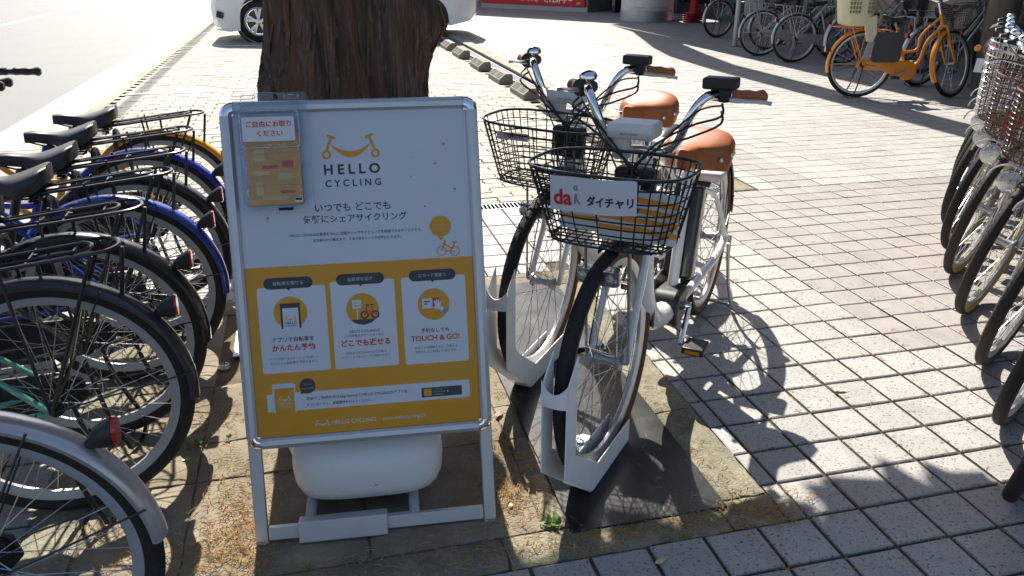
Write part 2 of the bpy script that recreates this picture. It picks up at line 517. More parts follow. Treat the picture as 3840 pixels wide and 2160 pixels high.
# drains with steel gratings
def drain(name, label, x0, y0, x1, y1, n, along):
    d = thing(name, label, 'drain', ((x0+x1)/2, (y0+y1)/2, -.03))
    cx, cy = (x0+x1)/2, (y0+y1)/2
    b = MB(); w = .008
    for a in ((x0, y0, x1, y0+w), (x0, y1-w, x1, y1), (x0, y0, x0+w, y1), (x1-w, y0, x1, y1)):
        b.box(((a[0]+a[2])/2-cx, (a[1]+a[3])/2-cy, .006), (a[2]-a[0], a[3]-a[1], .03))
    b.build('grating_frame', GALV, d, smooth=False)
    MB().box((0, 0, -.03), (x1-x0, y1-y0, .008)).build('channel', BLK, d, smooth=False)
    g = MB()
    for i in range(n):
        t = (i+.5)/n
        if along == 'x': g.box((x0+(x1-x0)*t-cx, 0, .01), (.006, y1-y0-.018, .02))
        else: g.box((0, y0+(y1-y0)*t-cy, .01), (x1-x0-.018, .006, .02))
    g.build('grating_bars', GALV, d, smooth=False, kind='stuff')
drain('drain_grating', 'steel drain grating across the end of the parking bays, between the pavers and tiles', -3.2, 2.50, 1.34, 2.62, 190, 'x')
drain('drain_grating', 'long steel drain grating along the kerb behind the wheel stops', 1.21, 2.63, 1.35, 14, 480, 'y')

# --- tree pit
pit = struct(bpy.data.objects.new('tree_pit', None)); COL.objects.link(pit)
MB().box(((PIT[0]+PIT[2])/2, (PIT[1]+PIT[3])/2, -.0105), (PIT[2]-PIT[0]-.01, PIT[3]-PIT[1]-.01, .008)).build('pit_bed', SOIL, pit, smooth=False)
def rough_stone(name, x0, y0, x1, y1, z, m, amp=.004, n=9):
    b = MB(); nx = max(2, int((x1-x0)/.03)); ny = max(2, int((y1-y0)/.03)); vs = []
    for j in range(ny+1):
        for i in range(nx+1):
            e = i in (0, nx) or j in (0, ny)
            dx = random.uniform(-amp, amp) if e else 0
            vs.append((x0+(x1-x0)*i/nx+dx, y0+(y1-y0)*j/ny+(random.uniform(-amp, amp) if e else 0), z+random.uniform(-.0018, .0018)-(amp*1.6 if e else 0)))
    fs = [(j*(nx+1)+i, j*(nx+1)+i+1, (j+1)*(nx+1)+i+1, (j+1)*(nx+1)+i) for j in range(ny) for i in range(nx)]
    ring = [i for i in range(nx+1)]+[(j+1)*(nx+1)-1 for j in range(1, ny+1)]+[ny*(nx+1)+i for i in range(nx-1, -1, -1)]+[j*(nx+1) for j in range(ny-1, 0, -1)]
    k = len(vs); vs += [(vs[i][0], vs[i][1], z-.05) for i in ring]; L = len(ring)
    fs += [(ring[i], ring[(i+1) % L], k+(i+1) % L, k+i) for i in range(L)]
    b.add(vs, fs); return b.build(name, m, pit, smooth=True, angle=50)
kw = .135
def kerb_run(x0, y0, x1, y1, L):
    if x1-x0 > y1-y0:
        x = x0
        while x < x1-.02:
            e = min(x+L, x1); rough_stone('kerb_block', x+.004, y0, e-.004, y1, .004, KERBM); x = e
    else:
        y = y0
        while y < y1-.02:
            e = min(y+L, y1); rough_stone('kerb_block', x0, y+.004, x1, e-.004, .004, KERBM); y = e
kerb_run(PIT[0], PIT[1], PIT[2], PIT[1]+.115, .6)
kerb_run(PIT[2]-kw, PIT[1]+.12, PIT[2], PIT[3]-.16, .47)
kerb_run(PIT[0], PIT[3]-.155, PIT[2], PIT[3], .6)
kerb_run(PIT[0], PIT[1]+.12, PIT[0]+.14, PIT[3]-.16, .6)
xs = [-1.875, -1.612, -1.152, -.70, -.20]
ys = [-.345, .092, .29, .66, 1.27]
for i in range(4):
    for j in range(4):
        if j > 2 and i in (1, 2): continue           # soil around the trunk
        if i == 3 and j == 2: ya = ys[j]
        rough_stone('slab', xs[i]+.003, ys[j]+.003, xs[i+1]-.003, ys[j+1]-.003, random.uniform(-.003, .003), SLAB, .0022)
lb = thing('survey_marker', 'small round metal marker with slots set in the brown slab', 'marker', gd(565, 920, .006))
MB().lathe([(.021, -.008), (.021, 0), (.016, .006), (.0, .008)], 24).build('dome', GALV, lb)
MB().box((0, 0, .0085), (.026, .004, .002)).box((0, 0, .0085), (.004, .026, .002)).build('slots', BLK, lb, smooth=False)
pl = gd(592, 850)
o = thing('steel_ramp_plate', 'pale thin steel plate lying on the slabs behind the poster stand', 'plate', (-1.49, 1.01, .006), 0)
MB().box((0, 0, .002), (.15, .31, .004)).build('plate', mat('plate_steel', (.55, .58, .62), .35, .6), o, smooth=False)
for q in (-.12, .12): MB().lathe([(.008, 0), (.008, .003), (0, .004)], 12, Matrix.Translation((-.05, q, .004))).build('bolt', GALV, o)

# ================================================================== BICYCLES
def arcpts(cx, cz, r, a0, a1, n, y=0): return [(cx+r*cos(a0+(a1-a0)*i/n), y, cz+r*sin(a0+(a1-a0)*i/n)) for i in range(n+1)]
def tyre_mb(R, w=.021):
    pr = [(R-w+w*cos(a), w*.98*sin(a)) for a in [2*pi*i/14 for i in range(14)]]
    return MB().rev(pr, n=72)
def tread_mb(R, w=.021):
    b = MB(); n = 88
    for i in range(n):
        for s_ in (-1, 1):
            a = 2*pi*(i+(.25 if s_ > 0 else 0))/n
            for t0, t1, sh in ((.12, .55, .35), (.62, .95, .1)):
                vs = []
                for t, da in ((t0, 0), (t1, sh), (t1, sh+.45), (t0, .45)):
                    r = R-w+w*1.045*cos(t*1.15); y = s_*w*1.0*sin(t*1.15)*1.02; aa = a+da*2*pi/n
                    vs.append((r*cos(aa), y, r*sin(aa)))
                b.add(vs, [(0, 1, 2, 3)])
    return b
def side_mb(R, w=.021):
    b = MB()
    for s_ in (-1, 1):
        pr = [(R-w+(w+.0008)*cos(a), s_*(w+.0008)*sin(a)) for a in (radians(75), radians(100), radians(125), radians(150))]
        b.rev(pr, n=64, loop=False)
    return b
def rim_mb(R, w=.013, d=.026):
    r1 = R-.034; r0 = r1-d
    return MB().rev([(r1, -w), (r1, w), (r1-.012, w), (r0, .005), (r0, -.005), (r1-.012, -w)], n=64)
def spokes_mb(R, hub=.02, n=32, hw=.032, rr=.0012):
    b = MB(); r1 = R-.056
    for i in range(n):
        s_ = 1 if i % 2 else -1; a = 2*pi*i/n; da = (.45 if (i//2) % 2 else -.45)
        b.tube([(hub*cos(a+da*1.6), s_*hw, hub*sin(a+da*1.6)), (r1*cos(a), 0, r1*sin(a))], rr, 3, cap=False)
    return b
def hub_mb(r=.018, w=.038, ax=.062):
    Mx = Matrix.Rotation(-pi/2, 4, 'X')
    return MB().lathe([(.005, -ax), (.005, -w-.004), (r+.006, -w-.004), (r+.006, -w+.002), (r, -w+.004), (r*.7, 0), (r, w-.004), (r+.006, w-.002), (r+.006, w+.004), (.005, w+.004), (.005, ax)], 20, Mx)
def drum_mb(r=.05, y0=-.035, y1=-.06):
    Mx = Matrix.Rotation(-pi/2, 4, 'X')
    return MB().lathe([(.01, y0), (r, y0), (r, y1+.006), (r*.8, y1), (.012, y1-.004)], 28, Mx)
def fender_mb(R, a0, a1, w=.029, gap=.012, n=40, depth=.016):
    pr = []
    for i in range(9):
        t = -pi*.62+pi*1.24*i/8; pr.append((R+gap-depth+depth*cos(t), w*sin(t)/sin(pi*.62)*1.0 if abs(t) < pi*.55 else w*sin(t)/sin(pi*.62)))
    inn = [(r-.0018, y*.95) for r, y in reversed(pr)]
    return MB().rev(pr+inn, a0, a1, n)
def saddle_mb(L=.265, W=.098, H=.062, nose=.03, slim=1.0):
    b = MB(); rings = []
    for i in range(19):
        t = i/18; x = L*.52-L*t
        e = max(0.0, min(1.0, (t-.33)/.40)); e = e*e*(3-2*e)
        w = nose+(W-nose)*e
        if t < .06: w *= .55+.45*(t/.06)
        if t > .88: w *= sqrt(max(.05, 1-((t-.88)/.125)**2*.75))
        top = .012*sin(pi*min(1, t*1.1))*-1+.030*max(0, (t-.5)/.5)**1.3-.010*max(0, .15-t)/.15
        h = H*(.62+.38*e)
        if t > .93: h *= .85
        ring = []
        for k in range(13):
            a = pi*k/12; ex = .5
            y = w*(abs(cos(a))**ex)*(1 if cos(a) > 0 else -1); z = top+h*.62*(sin(a)**.55 if 0 < k < 12 else 0)-h*.62
            ring.append((x, y, z))
        ring += [(x, -w*.93, top-h), (x, -w*.6, top-h*1.02), (x, w*.6, top-h*1.02), (x, w*.93, top-h)]
        rings.append(ring)
    return b.loft(rings)
def mat3(p, d, up=(0, 0, 1)):
    z = Vector(d).normalized(); x = Vector(up).cross(z)
    x = x.normalized() if x.length > 1e-5 else z.orthogonal().normalized(); y = z.cross(x)
    return Matrix(((x.x, y.x, z.x, p[0]), (x.y, y.y, z.y, p[1]), (x.z, y.z, z.z, p[2]), (0, 0, 0, 1)))
def wheel(root, R, x, tag_, rim, tyre, side=None, M=None, hubm=None, tread=False, drum=None, nsp=32):
    P = Matrix.Translation((x, 0, R))
    w = obj('wheel', cached('rim%.3f' % R, lambda: rim_mb(R)), rim, root, M=(M @ P) if M is not None else P)
    obj('tyre', cached('tyre%.3f' % R, lambda: tyre_mb(R)), tyre, w)
    if tread: obj('tread', cached('tread%.3f' % R, lambda: tread_mb(R), False), tyre, w, kind='stuff')
    if side: obj('sidewall', cached('side%.3f' % R, lambda: side_mb(R)), side, w)
    obj('spokes', cached('spoke%.3f_%d' % (R, nsp), lambda: spokes_mb(R, n=nsp), False), STEELM, w, kind='stuff')
    obj('hub', cached('hub', lambda: hub_mb()), hubm or GALV, w)
    if drum: obj('drum_brake', cached('drum', lambda: drum_mb()), drum, w)
    return w
def basket_mb(top, bot, h, nv, nh, rr=.0017, dense=None, back=0.0):
    """wire basket: top/bot = (length x, width y), bottom centre at origin; returns wires, rim"""
    def oval(lx, ly, cx, z, n=48):
        out = []
        for i in range(n):
            a = 2*pi*i/n; e = .62
            out.append((cx+lx/2*(abs(cos(a))**e)*(1 if cos(a) > 0 else -1), ly/2*(abs(sin(a))**e)*(1 if sin(a) > 0 else -1), z))
        return out
    b = MB()
    lv = [i/nh for i in range(1, nh)] if dense is None else dense
    for t in lv: b.tube(oval(bot[0]+(top[0]-bot[0])*t, bot[1]+(top[1]-bot[1])*t, back*t, h*t), rr, 4, True)
    tp, bt = oval(*top, back, h, nv), oval(*bot, 0, 0, nv)
    for p, q in zip(tp, bt):
        b.tube([p, (q[0]+(p[0]-q[0])*.06, q[1]+(p[1]-q[1])*.06, h*.04), (q[0]*.93, q[1]*.93, 0)], rr, 4)
    for i in range(1, 8):
        u = -bot[0]/2+bot[0]*i/8; b.tube([(u, -bot[1]/2*.98, 0), (u, bot[1]/2*.98, 0)], rr, 4)
    for i in range(1, 12):
        u = -bot[1]/2+bot[1]*i/12; b.tube([(-bot[0]/2*.97, u, .001), (bot[0]/2*.97, u, .001)], rr, 4)
    b.tube(oval(*bot, 0, 0), rr*1.6, 6, True)
    r = MB().tube(oval(*top, back, h), rr*2.1, 6, True)
    return b, r
def pedal(root, c, m=None):
    p = MB().box(c, (.09, .075, .026)).build('pedal', BLK, root, bevel=.006)
    for s_ in (-1, 1): MB().box((c[0]+s_*.0458, c[1], c[2]), (.002, .05, .012)).build('reflector', ORGL, p, smooth=False)
    return p

def city_bike(label, cat, group, M, o):
    """shared city bicycle: local x forward (rear contact at 0), y left, z up"""
    R = o.get('R', .33); WB = o.get('WB', 1.10); root = thing('bicycle', label, cat, M=M, group=group)
    fr = o['frame']; fen = o.get('fender'); rimm = o.get('rim', RIMM); ty = o.get('tyre', TYRE)
    blk = o.get('metal', BLKM)
    ax = lambda z: WB-.05-(z-R)*.36                       # steering axis
    st = o.get('steer', 0.0); a_ = Vector((-.36, 0, 1)).normalized(); P0 = Vector((ax(R), 0, R))
    SM = Matrix.Translation(P0) @ Matrix.Rotation(st, 4, a_) @ Matrix.Translation(-P0)
    wheel(root, R, 0, 'r', rimm, ty, o.get('side'), None, o.get('hubm', BLK), o.get('tread'), drum=o.get('drum', BLK))
    wheel(root, R, WB, 'f', rimm, ty, o.get('side'), SM, o.get('hubm', GALV), o.get('tread'))
    # frame
    if o.get('style', 'step') == 'ebike':
        b = MB()
        b.tube(smoothpts([(ax(.77), 0, .77), (ax(.77)-.035, 0, .62), (.90, 0, .42), (.79, 0, .295), (.64, 0, .245), (.54, 0, .25)], 6), .040, 14)
        b.tube([(ax(.70), 0, .70), (ax(.85), 0, .85)], .024, 14)
        b.tube([(.53, 0, .25), (.415, 0, .70)], .019, 12)
        for s_ in (-1, 1):
            b.tube(smoothpts([(0, s_*.068, R), (.15, s_*.066, R-.035), (.33, s_*.05, .275), (.50, s_*.035, .255)], 4), .0155, 10)
            b.tube(smoothpts([(0, s_*.068, R), (.07, s_*.066, R+.09), (.22, s_*.052, .565), (.40, s_*.025, .63)], 4), .0105, 8)
        b.build('frame', fr, root)
    else:
        b = MB()
        b.tube(smoothpts([(ax(.72), 0, .72), (ax(.72)-.13, 0, .565), (.60, 0, .36), (.47, 0, .285)], 5), .0165, 10)
        if o.get('twin', True): b.tube(smoothpts([(ax(.81), 0, .81), (ax(.81)-.16, 0, .64), (.56, 0, .49), (.405, 0, .465)], 5), .0135, 10)
        b.tube([(ax(2*R+.045), 0, 2*R+.045), (ax(.84), 0, .84)], .019, 12)
        b.tube([(.47, 0, .285), (.325, 0, .70)], .0155, 10)
        for s_ in (-1, 1):
            b.tube([(0, s_*.065, R), (.44, s_*.03, .285)], .0095, 8)
            b.tube([(0, s_*.065, R), (.335, s_*.022, .66)], .0075, 8)
        b.build('frame', fr, root)
    # fork (steered)
    f = MB(); ct = 2*R+.03
    f.tube([(ax(ct-.005), 0, ct-.005), (ax(ct+.03), 0, ct+.03)], .019, 10)
    for s_ in (-1, 1):
        f.tube(smoothpts([(ax(ct), s_*.008, ct+.004), (ax(ct-.03)+.0, s_*.044, ct-.022), (ax(.52)+.006, s_*.05, .52), (WB-.006, s_*.054, R)], 5), [.0135]*6+[.013]*5+[.0105]*5, 8)
    obj('fork', f.mesh('fork'), o.get('forkm', fr), root, M=SM)
    # fenders
    if fen:
        a1 = o.get('fa', (18, 190))
        rf = obj('mudguard', cached('fr%.3f%s' % (R, a1), lambda: fender_mb(R, radians(a1[0]), radians(a1[1]))), fen, root, loc=(0, 0, R))
        st_ = MB()
        for s_ in (-1, 1):
            for aa in (a1[1]-14, 118): st_.tube([(0, s_*.06, 0), ((R+.006)*cos(radians(aa)), s_*.03, (R+.006)*sin(radians(aa)))], .0024, 5)
        obj('stays', st_.mesh('stays'), blk, rf)
        if o.get('ffender', True):
            b1 = o.get('ffa', (-12, 128))
            ff = obj('mudguard', cached('ff%.3f%s' % (R, b1), lambda: fender_mb(R, radians(b1[0]), radians(b1[1]))), o.get('ffm', fen), root, M=SM @ Matrix.Translation((WB, 0, R)))
            st2 = MB()
            for s_ in (-1, 1): st2.tube([(0, s_*.06, 0), ((R+.006)*cos(radians(b1[0]+12)), s_*.03, (R+.006)*sin(radians(b1[0]+12)))], .0022, 5)
            obj('stays', st2.mesh('stays'), blk, ff)
    # crank, chain case, pedals
    bb = (.54, .245) if o.get('style') == 'ebike' else (.47, .285)
    cm = MB(); ca = o.get('crank', .4)
    for s_, q in ((1, ca), (-1, ca+pi)):
        cm.tube([(bb[0], s_*.07, bb[1]), (bb[0]+.165*cos(q), s_*.085, bb[1]+.165*sin(q))], .009, 8)
    cm.tube([(bb[0], -.075, bb[1]), (bb[0], .075, bb[1])], .016, 10)
    cr = cm.build('crank', CHROME if o.get('style') == 'ebike' else GALV, root)
    for s_, q in ((1, ca), (-1, ca+pi)): pedal(root, (bb[0]+.165*cos(q), s_*.135, bb[1]+.165*sin(q)))
    if o.get('case', 1):
        outl = [(bb[0]+.10*cos(radians(a)), bb[1]+.10*sin(radians(a))) for a in range(-110, 111, 20)]
        outl += [(.25, R+.055), (0, R+.055), (-.055, R+.03), (-.065, R-.02), (-.03, R-.055), (.2, R-.06)]
        MB().prism(outl, -.006, .006, Matrix.Translation((0, -.055, 0)) @ Matrix.Rotation(pi/2, 4, 'X')).build('chain_case', o.get('casem', BLK), root, bevel=.004)
    # double kickstand
    k = MB(); kz = .02
    if o.get('side_stand'):
        k.tube(smoothpts([(.02, .07, R-.03), (.0, .10, R*.5), (-.03, .15, .055)], 4), .008, 8)
    else:
        for s_ in (-1, 1): k.tube(smoothpts([(.0, s_*.085, R-.02), (-.03, s_*.095, .14), (-.075, s_*.11, .012)], 4), .007, 7)
        k.tube(smoothpts([(-.075, -.11, .012), (-.10, -.06, .008), (-.10, .06, .008), (-.075, .11, .012)], 4), .007, 7)
    k.build('kickstand', o.get('standm', blk), root)
    # saddle
    sx, sz = o.get('sad', (.255, .86))
    sm = o.get('saddle', SADB)
    tiltM = Matrix.Translation((sx, 0, sz)) @ Matrix.Rotation(-.05, 4, 'Y')
    ss = o.get('ssize', (.25, .09, .062))
    sa = obj('saddle', cached('saddle%s' % (ss,), lambda: saddle_mb(*ss)), sm, root, M=tiltM)
    sp = MB(); topx = .325-(sz-.70)*.345 if o.get('style') != 'ebike' else .415-(sz-.70)*.256
    sp.tube([(.325 if o.get('style') != 'ebike' else .415, 0, .69), (topx+.0, 0, sz-.055)], .0125, 10)
    sp.build('seat_post', o.get('postm', GALV), root)
    sg = MB()
    for s_ in (-1, 1):
        sg.tube(smoothpts([(.12, s_*.012, -.045), (.03, s_*.03, -.065), (-.06, s_*.05, -.07), (-.105, s_*.055, -.05)], 4), .0035, 5)
        hel = [(-.075+.014*cos(q*.9), s_*.055+.014*sin(q*.9), -.085+.028*q/24) for q in range(25)]
        sg.tube(hel, .003, 4)
    sg.tube([(-.075, -.06, -.088), (-.075, .06, -.088), ], .0035, 5)
    obj('springs', sg.mesh('springs'), BLKM, sa)
    if o.get('rivets'):
        for s_ in (-1, 1):
            for xx in (-.105, -.06, -.012):
                obj('rivet', cached('rivet', lambda: MB().lathe([(.0085, -.006), (.0085, 0), (.007, .003), (0, .005)], 12)), CHROME, sa, M=mat3((xx, s_*(.119 if xx < -.05 else .098), -.060+(.012 if xx < -.05 else 0)), (0, s_, .1)))
    # handlebar, stem, grips
    hz = o.get('hz', .99)
    stem = MB().tube([(ax(.83), 0, .83), (ax(hz-.04), 0, hz-.05)], .0125, 10).tube([(ax(hz-.05), 0, hz-.05), (ax(hz-.05)+.05, 0, hz-.04)], .014, 10)
    obj('stem', stem.mesh('stem'), o.get('barm', CHROME), root, M=SM)
    cxh = ax(hz-.05)+.05; cz = hz-.04; bp = o.get('bar', 'swept')
    if bp == 'swept': half = [(cxh, 0, cz), (cxh+.012, .06, cz+.01), (cxh+.03, .14, cz+.05), (cxh+.0, .21, cz+.075), (cxh-.09, .255, cz+.07), (cxh-.21, .28, cz+.055)]
    elif bp == 'long': half = [(cxh, 0, cz), (cxh+.012, .06, cz+.01), (cxh+.02, .15, cz+.04), (cxh-.06, .235, cz+.05), (cxh-.22, .275, cz+.03), (cxh-.43, .285, cz+.02)]
    elif bp == 'ebike': half = [(cxh, 0, cz-.05), (cxh+.004, .06, cz-.05), (cxh+.016, .10, cz-.02), (cxh+.026, .130, cz+.05), (cxh+.008, .160, cz+.10), (cxh-.045, .186, cz+.105), (cxh-.075, .203, cz+.10), (cxh-.155, .282, cz+.088)]
    else: half = [(cxh, 0, cz), (cxh+.01, .12, cz+.01), (cxh-.03, .2, cz+.02), (cxh-.10, .27, cz+.01)]
    pts = smoothpts([(x, -y, z) for x, y, z in reversed(half[1:])] + half, 6)
    hb = obj('handlebar', MB().tube(pts, .0128 if bp == 'ebike' else .011, 10).mesh('bar'), o.get('barm', CHROME), root, M=SM)
    gm = o.get('grip', BLK); e, e0 = Vector(half[-1]), Vector(half[-2])
    for s_ in (-1, 1):
        A = Vector((e.x, s_*e.y, e.z)); B = Vector((e0.x, s_*e0.y, e0.z)); D = (A-B).normalized(); Lg = .115
        gp = []; gr = []
        for i in range(13):
            t = i/12; gp.append(A-D*Lg*(1-t)+D*.004); gr.append(.0165+.0018*sin(t*5*pi)*(.4+.6*t)+(.002 if t > .8 else 0)-(.006 if i in (0, 12) else 0))
        g = obj('grip', MB().tube(gp, gr, 12).mesh('grip'), gm, root, M=SM)
        # brake lever
        C = A-D*(Lg+.03); out = Vector((D.y*s_, -D.x*s_, 0)).normalized() if abs(D.y) > 1e-6 else Vector((1, 0, 0))
        fw = Vector((1, 0, 0)) - D*D.x; fw.normalize(); dn = Vector((0, 0, -1))
        fwd = (Vector((0, s_, 0)) - D*(D.y*s_)).normalized()*.8+dn*.25
        lv = MB().tube(smoothpts([C+fwd*.012, C+fwd*.04+D*.005, C+fwd*.052+D*.05, C+fwd*.05+D*.11, C+fwd*.062+D*.135], 4), [.007]*8+[.0055]*8+[.0065], 7)
        obj('brake_lever', lv.mesh('lever'), o.get('leverm', GALV), hb)
        obj('lever_clamp', MB().tube([C-D*.014, C+D*.014], .0175, 10).tube([C+fwd*.01, C+fwd*.045], .010, 8).mesh('clamp'), BLK, hb)
    if o.get('cables', True):
        cb = MB()
        for s_ in (-1, 1):
            A = Vector((e0.x, s_*e0.y, e0.z))
            cb.tube(smoothpts([A+Vector((.05, -s_*.0, -.02)), A+Vector((.13, -s_*.05, -.03)), (cxh+.10, s_*.06, cz-.04), (ax(.72)+.06, -s_*.01, .72), (ax(.6)+.03, -s_*.02, .60)], 6), .0026, 5)
        obj('cables', cb.mesh('cables'), BLK, root, M=SM)
    if o.get('bell', True):
        B = Vector(half[-3]); B = Vector((B.x, -B.y, B.z))
        Mb = mat3(B+Vector((0, .0, .018)), (0, 0, 1))
        obj('bell', MB().lathe([(.021, 0), (.026, .004), (.026, .012), (.02, .022), (.006, .027), (0, .028)], 20, Mb).mesh('bell'), CHROME, hb)
    # carrier
    if o.get('carrier'):
        c = MB(); z0 = o.get('cz', .765); x1 = o.get('cx', -.34)
        def loop(w, xa, xb, zz):
            P_ = [(xa+.03, -w*.55, zz-.046), (xa, -w, zz-.038), (xb+w, -w, zz)] + [(xb+w-w*sin(q), -w*cos(q), zz+.002) for q in [pi*i/10 for i in range(1, 10)]] + [(xb+w, w, zz), (xa, w, zz-.038), (xa+.03, w*.55, zz-.046)]
            return P_
        c.tube(loop(.062, .26, x1, z0), .005, 7, closed=True)
        c.tube(loop(.034, .245, x1+.06, z0+.001), .0045, 7)
        for xx in (.2, -.02, x1+.1): c.tube([(xx, -.062, z0-.006-.08*max(0, xx+.1)), (xx, .062, z0-.006-.08*max(0, xx+.1))], .004, 6)
        for s_ in (-1, 1):
            c.tube([(0, s_*.072, R), (-.16, s_*.06, z0-.004)], .0055, 6)
            c.tube([(.26, s_*.05, z0-.040), (.31, s_*.03, z0-.07), (.345, s_*.016, z0-.08)], .0045, 6)
            c.tube([(0, s_*.072, R), (.04, s_*.062, z0-.006)], .0045, 6)
        c.tube([(-.03, 0, z0-.006), (-.03, 0, R+R+.012)], .005, 6).tube([(-.22, 0, z0-.006), (-.2, 0, R+(R+.012)*sin(radians(127)))], .006, 6)
        c.build('carrier', blk, root)
    if o.get('rearlight', True):
        ang = radians(o.get('ra', 140)); c0 = Vector(((R+.012)*cos(ang), 0, R+(R+.012)*sin(ang))); ra = Vector((cos(ang), 0, sin(ang)))
        ba = Vector((-1, 0, .1)).normalized()
        hs = MB().loft([[c0+ra*.0+ba*-.004+Vector((0, y, z)) for y, z in circ(.012, 12)], [c0+ra*.018+Vector((0, y, z)) for y, z in circ(.02, 12)], [c0+ra*.026+ba*.026+Vector((0, y*1.0, z*1.35)) for y, z in circ(.024, 12)]])
        h = hs.build('reflector_housing', BLK, root)
        MB().loft([[c0+ra*.026+ba*.0265+Vector((0, y*1.0, z*1.35)) for y, z in circ(.0225, 14)], [c0+ra*.026+ba*.033+Vector((0, y*.9, z*1.25)) for y, z in circ(.0225, 14)]]).build('reflector', REDL, h)
    if o.get('basket'):
        kind = o['basket']; bz = o.get('bz', .68); bm = o.get('basketm', BLKM)
        if kind == 'oval': w_, r_ = basket_mb((.285, .425), (.2, .325), .20, 34, 8, .0021, [.1, .2, .3, .4, .52, .68, .86], .015)
        elif kind == 'round': w_, r_ = basket_mb((.27, .34), (.21, .25), .25, 22, 6, .0016, None, .01)
        else: w_, r_ = basket_mb((.27, .36), (.19, .27), .25, 30, 12, .0017, None, .01)
        key = 'bas_'+kind
        if key not in CACHE: CACHE[key] = w_.mesh(key); CACHE[key+'r'] = r_.mesh(key+'r')
        bxx = o.get('bx', WB+.01)
        bk = obj('basket', CACHE[key], bm, root, M=SM @ Matrix.Translation((bxx, 0, bz)))
        obj('basket_rim', CACHE[key+'r'], bm, bk)
        bs = MB().tube([(bxx-.10, -.05, bz), (ax(.70)+.02, -.03, .70)], .005, 6).tube([(bxx-.10, .05, bz), (ax(.70)+.02, .03, .70)], .005, 6)
        for s_ in (-1, 1): bs.tube([(WB, s_*.062, R), (bxx+.04, s_*.062, bz-.005)], .0042, 6)
        obj('basket_stay', bs.mesh('stay'), o.get('staym', GALV), root, M=SM)
    if o.get('lamp') == 'round':
        c0 = Vector((WB+.125, -.055, .60)); Mh = mat3(c0, (1, .0, -.12))
        h = obj('headlamp', MB().lathe([(.012, -.065), (.03, -.055), (.042, -.02), (.046, .0), (.047, .012)], 24, Mh).mesh('lamp'), o.get('lampm', CHROME), root, M=SM)
        obj('lens', MB().lathe([(.044, .012), (.038, .019), (.02, .024), (0, .025)], 24, Mh, cap=False).mesh('lens'), LENS, h)
        obj('bulb_reflector', MB().lathe([(.042, .010), (.02, -.01), (.0, -.012)], 20, Mh, cap=False).mesh('refl'), CHROME, h)
        gpts = [Mh @ Vector((.075*cos(q), .075*sin(q), -.01+.05*cos(q*.5-1.0))) for q in [radians(-60+20*i) for i in range(13)]]
        obj('lamp_guard', MB().tube(smoothpts(gpts, 3), .0042, 6).mesh('guard'), GALV, h)
    if o.get('lock'):
        rl = [(.16+.0*cos(q), .055*cos(q), .62+.055*sin(q)) for q in [2*pi*i/20 for i in range(20)]]
        MB().tube(rl, .011, 6, True).build('ring_lock', BLK, root)
    return root, SM
def place(x, y, ang, lean=0.0, z=0.0): return Matrix.Translation((x, y, z)) @ Matrix.Rotation(ang, 4, 'Z') @ Matrix.Rotation(lean, 4, 'X')

# --- rental bicycles on the left, backs towards the tree pit
YEL, BLU, BLU2, MINT = paint('paint_yellow', (.78, .36, .012)), paint('paint_royal_blue', (.012, .028, .42)), paint('paint_blue', (.02, .055, .30)), paint('paint_mint', (.10, .36, .27))
DRK, GRYP = paint('paint_dark_grey', (.03, .031, .034), .35), paint('paint_black', (.014, .014, .015), .3)
SILV = mat('painted_silver', (.50, .48, .475), .3, .55, .06, 9, coat=.5)
left = [(-1.885, 1.87, YEL, YEL, 'yellow bicycle with yellow mudguard, farthest in the row left of the poster stand', 1.5),
        (-1.890, 1.495, BLU, BLU, 'bright blue bicycle with bright blue rear mudguard, second farthest in the left row', .5),
        (-1.872, 1.113, GRYP, DRK, 'all black bicycle parked between the two blue bicycles in the left row', -.6),
        (-1.872, .780, BLU2, BLU2, 'darker blue bicycle with dark blue rear mudguard in the left row', 1.0),
        (-1.900, .411, GRYP, GRYP, 'black bicycle with glossy black mudguard between the dark blue and the mint one', -1.2),
        (-1.896, .050, MINT, DRK, 'bicycle with mint green frame and black mudguard in the left row', 0.3)]
for x, y, fr, fe, lb, h in left:
    city_bike(lb, 'bicycle', 'bicycles parked in the row on the left', place(x, y, pi+radians(3.0+h*.6), radians(h*.7)),
              dict(frame=fr, fender=fe, carrier=True, rim=RIMG, lock=True, fa=(25, 186), ra=142, sad=(.262, .762), cz=.735, cx=-.215, basket='mesh', crank=random.uniform(0, 6), postm=BLKM, barm=BLKM, leverm=BLKM, staym=BLKM, hz=.935, bar='long', steer=random.uniform(-.05, .05)))
city_bike('bicycle with brushed silver mudguard, nearest in the left row and cut by the frame', 'bicycle', 'bicycles parked in the row on the left', place(-1.88, -.585, pi+radians(0)),
          dict(frame=SILV, fender=SILV, rim=RIMG, lock=True, fa=(25, 176), ra=135, sad=(.262, .775), basket='mesh', crank=2.2, staym=BLKM))

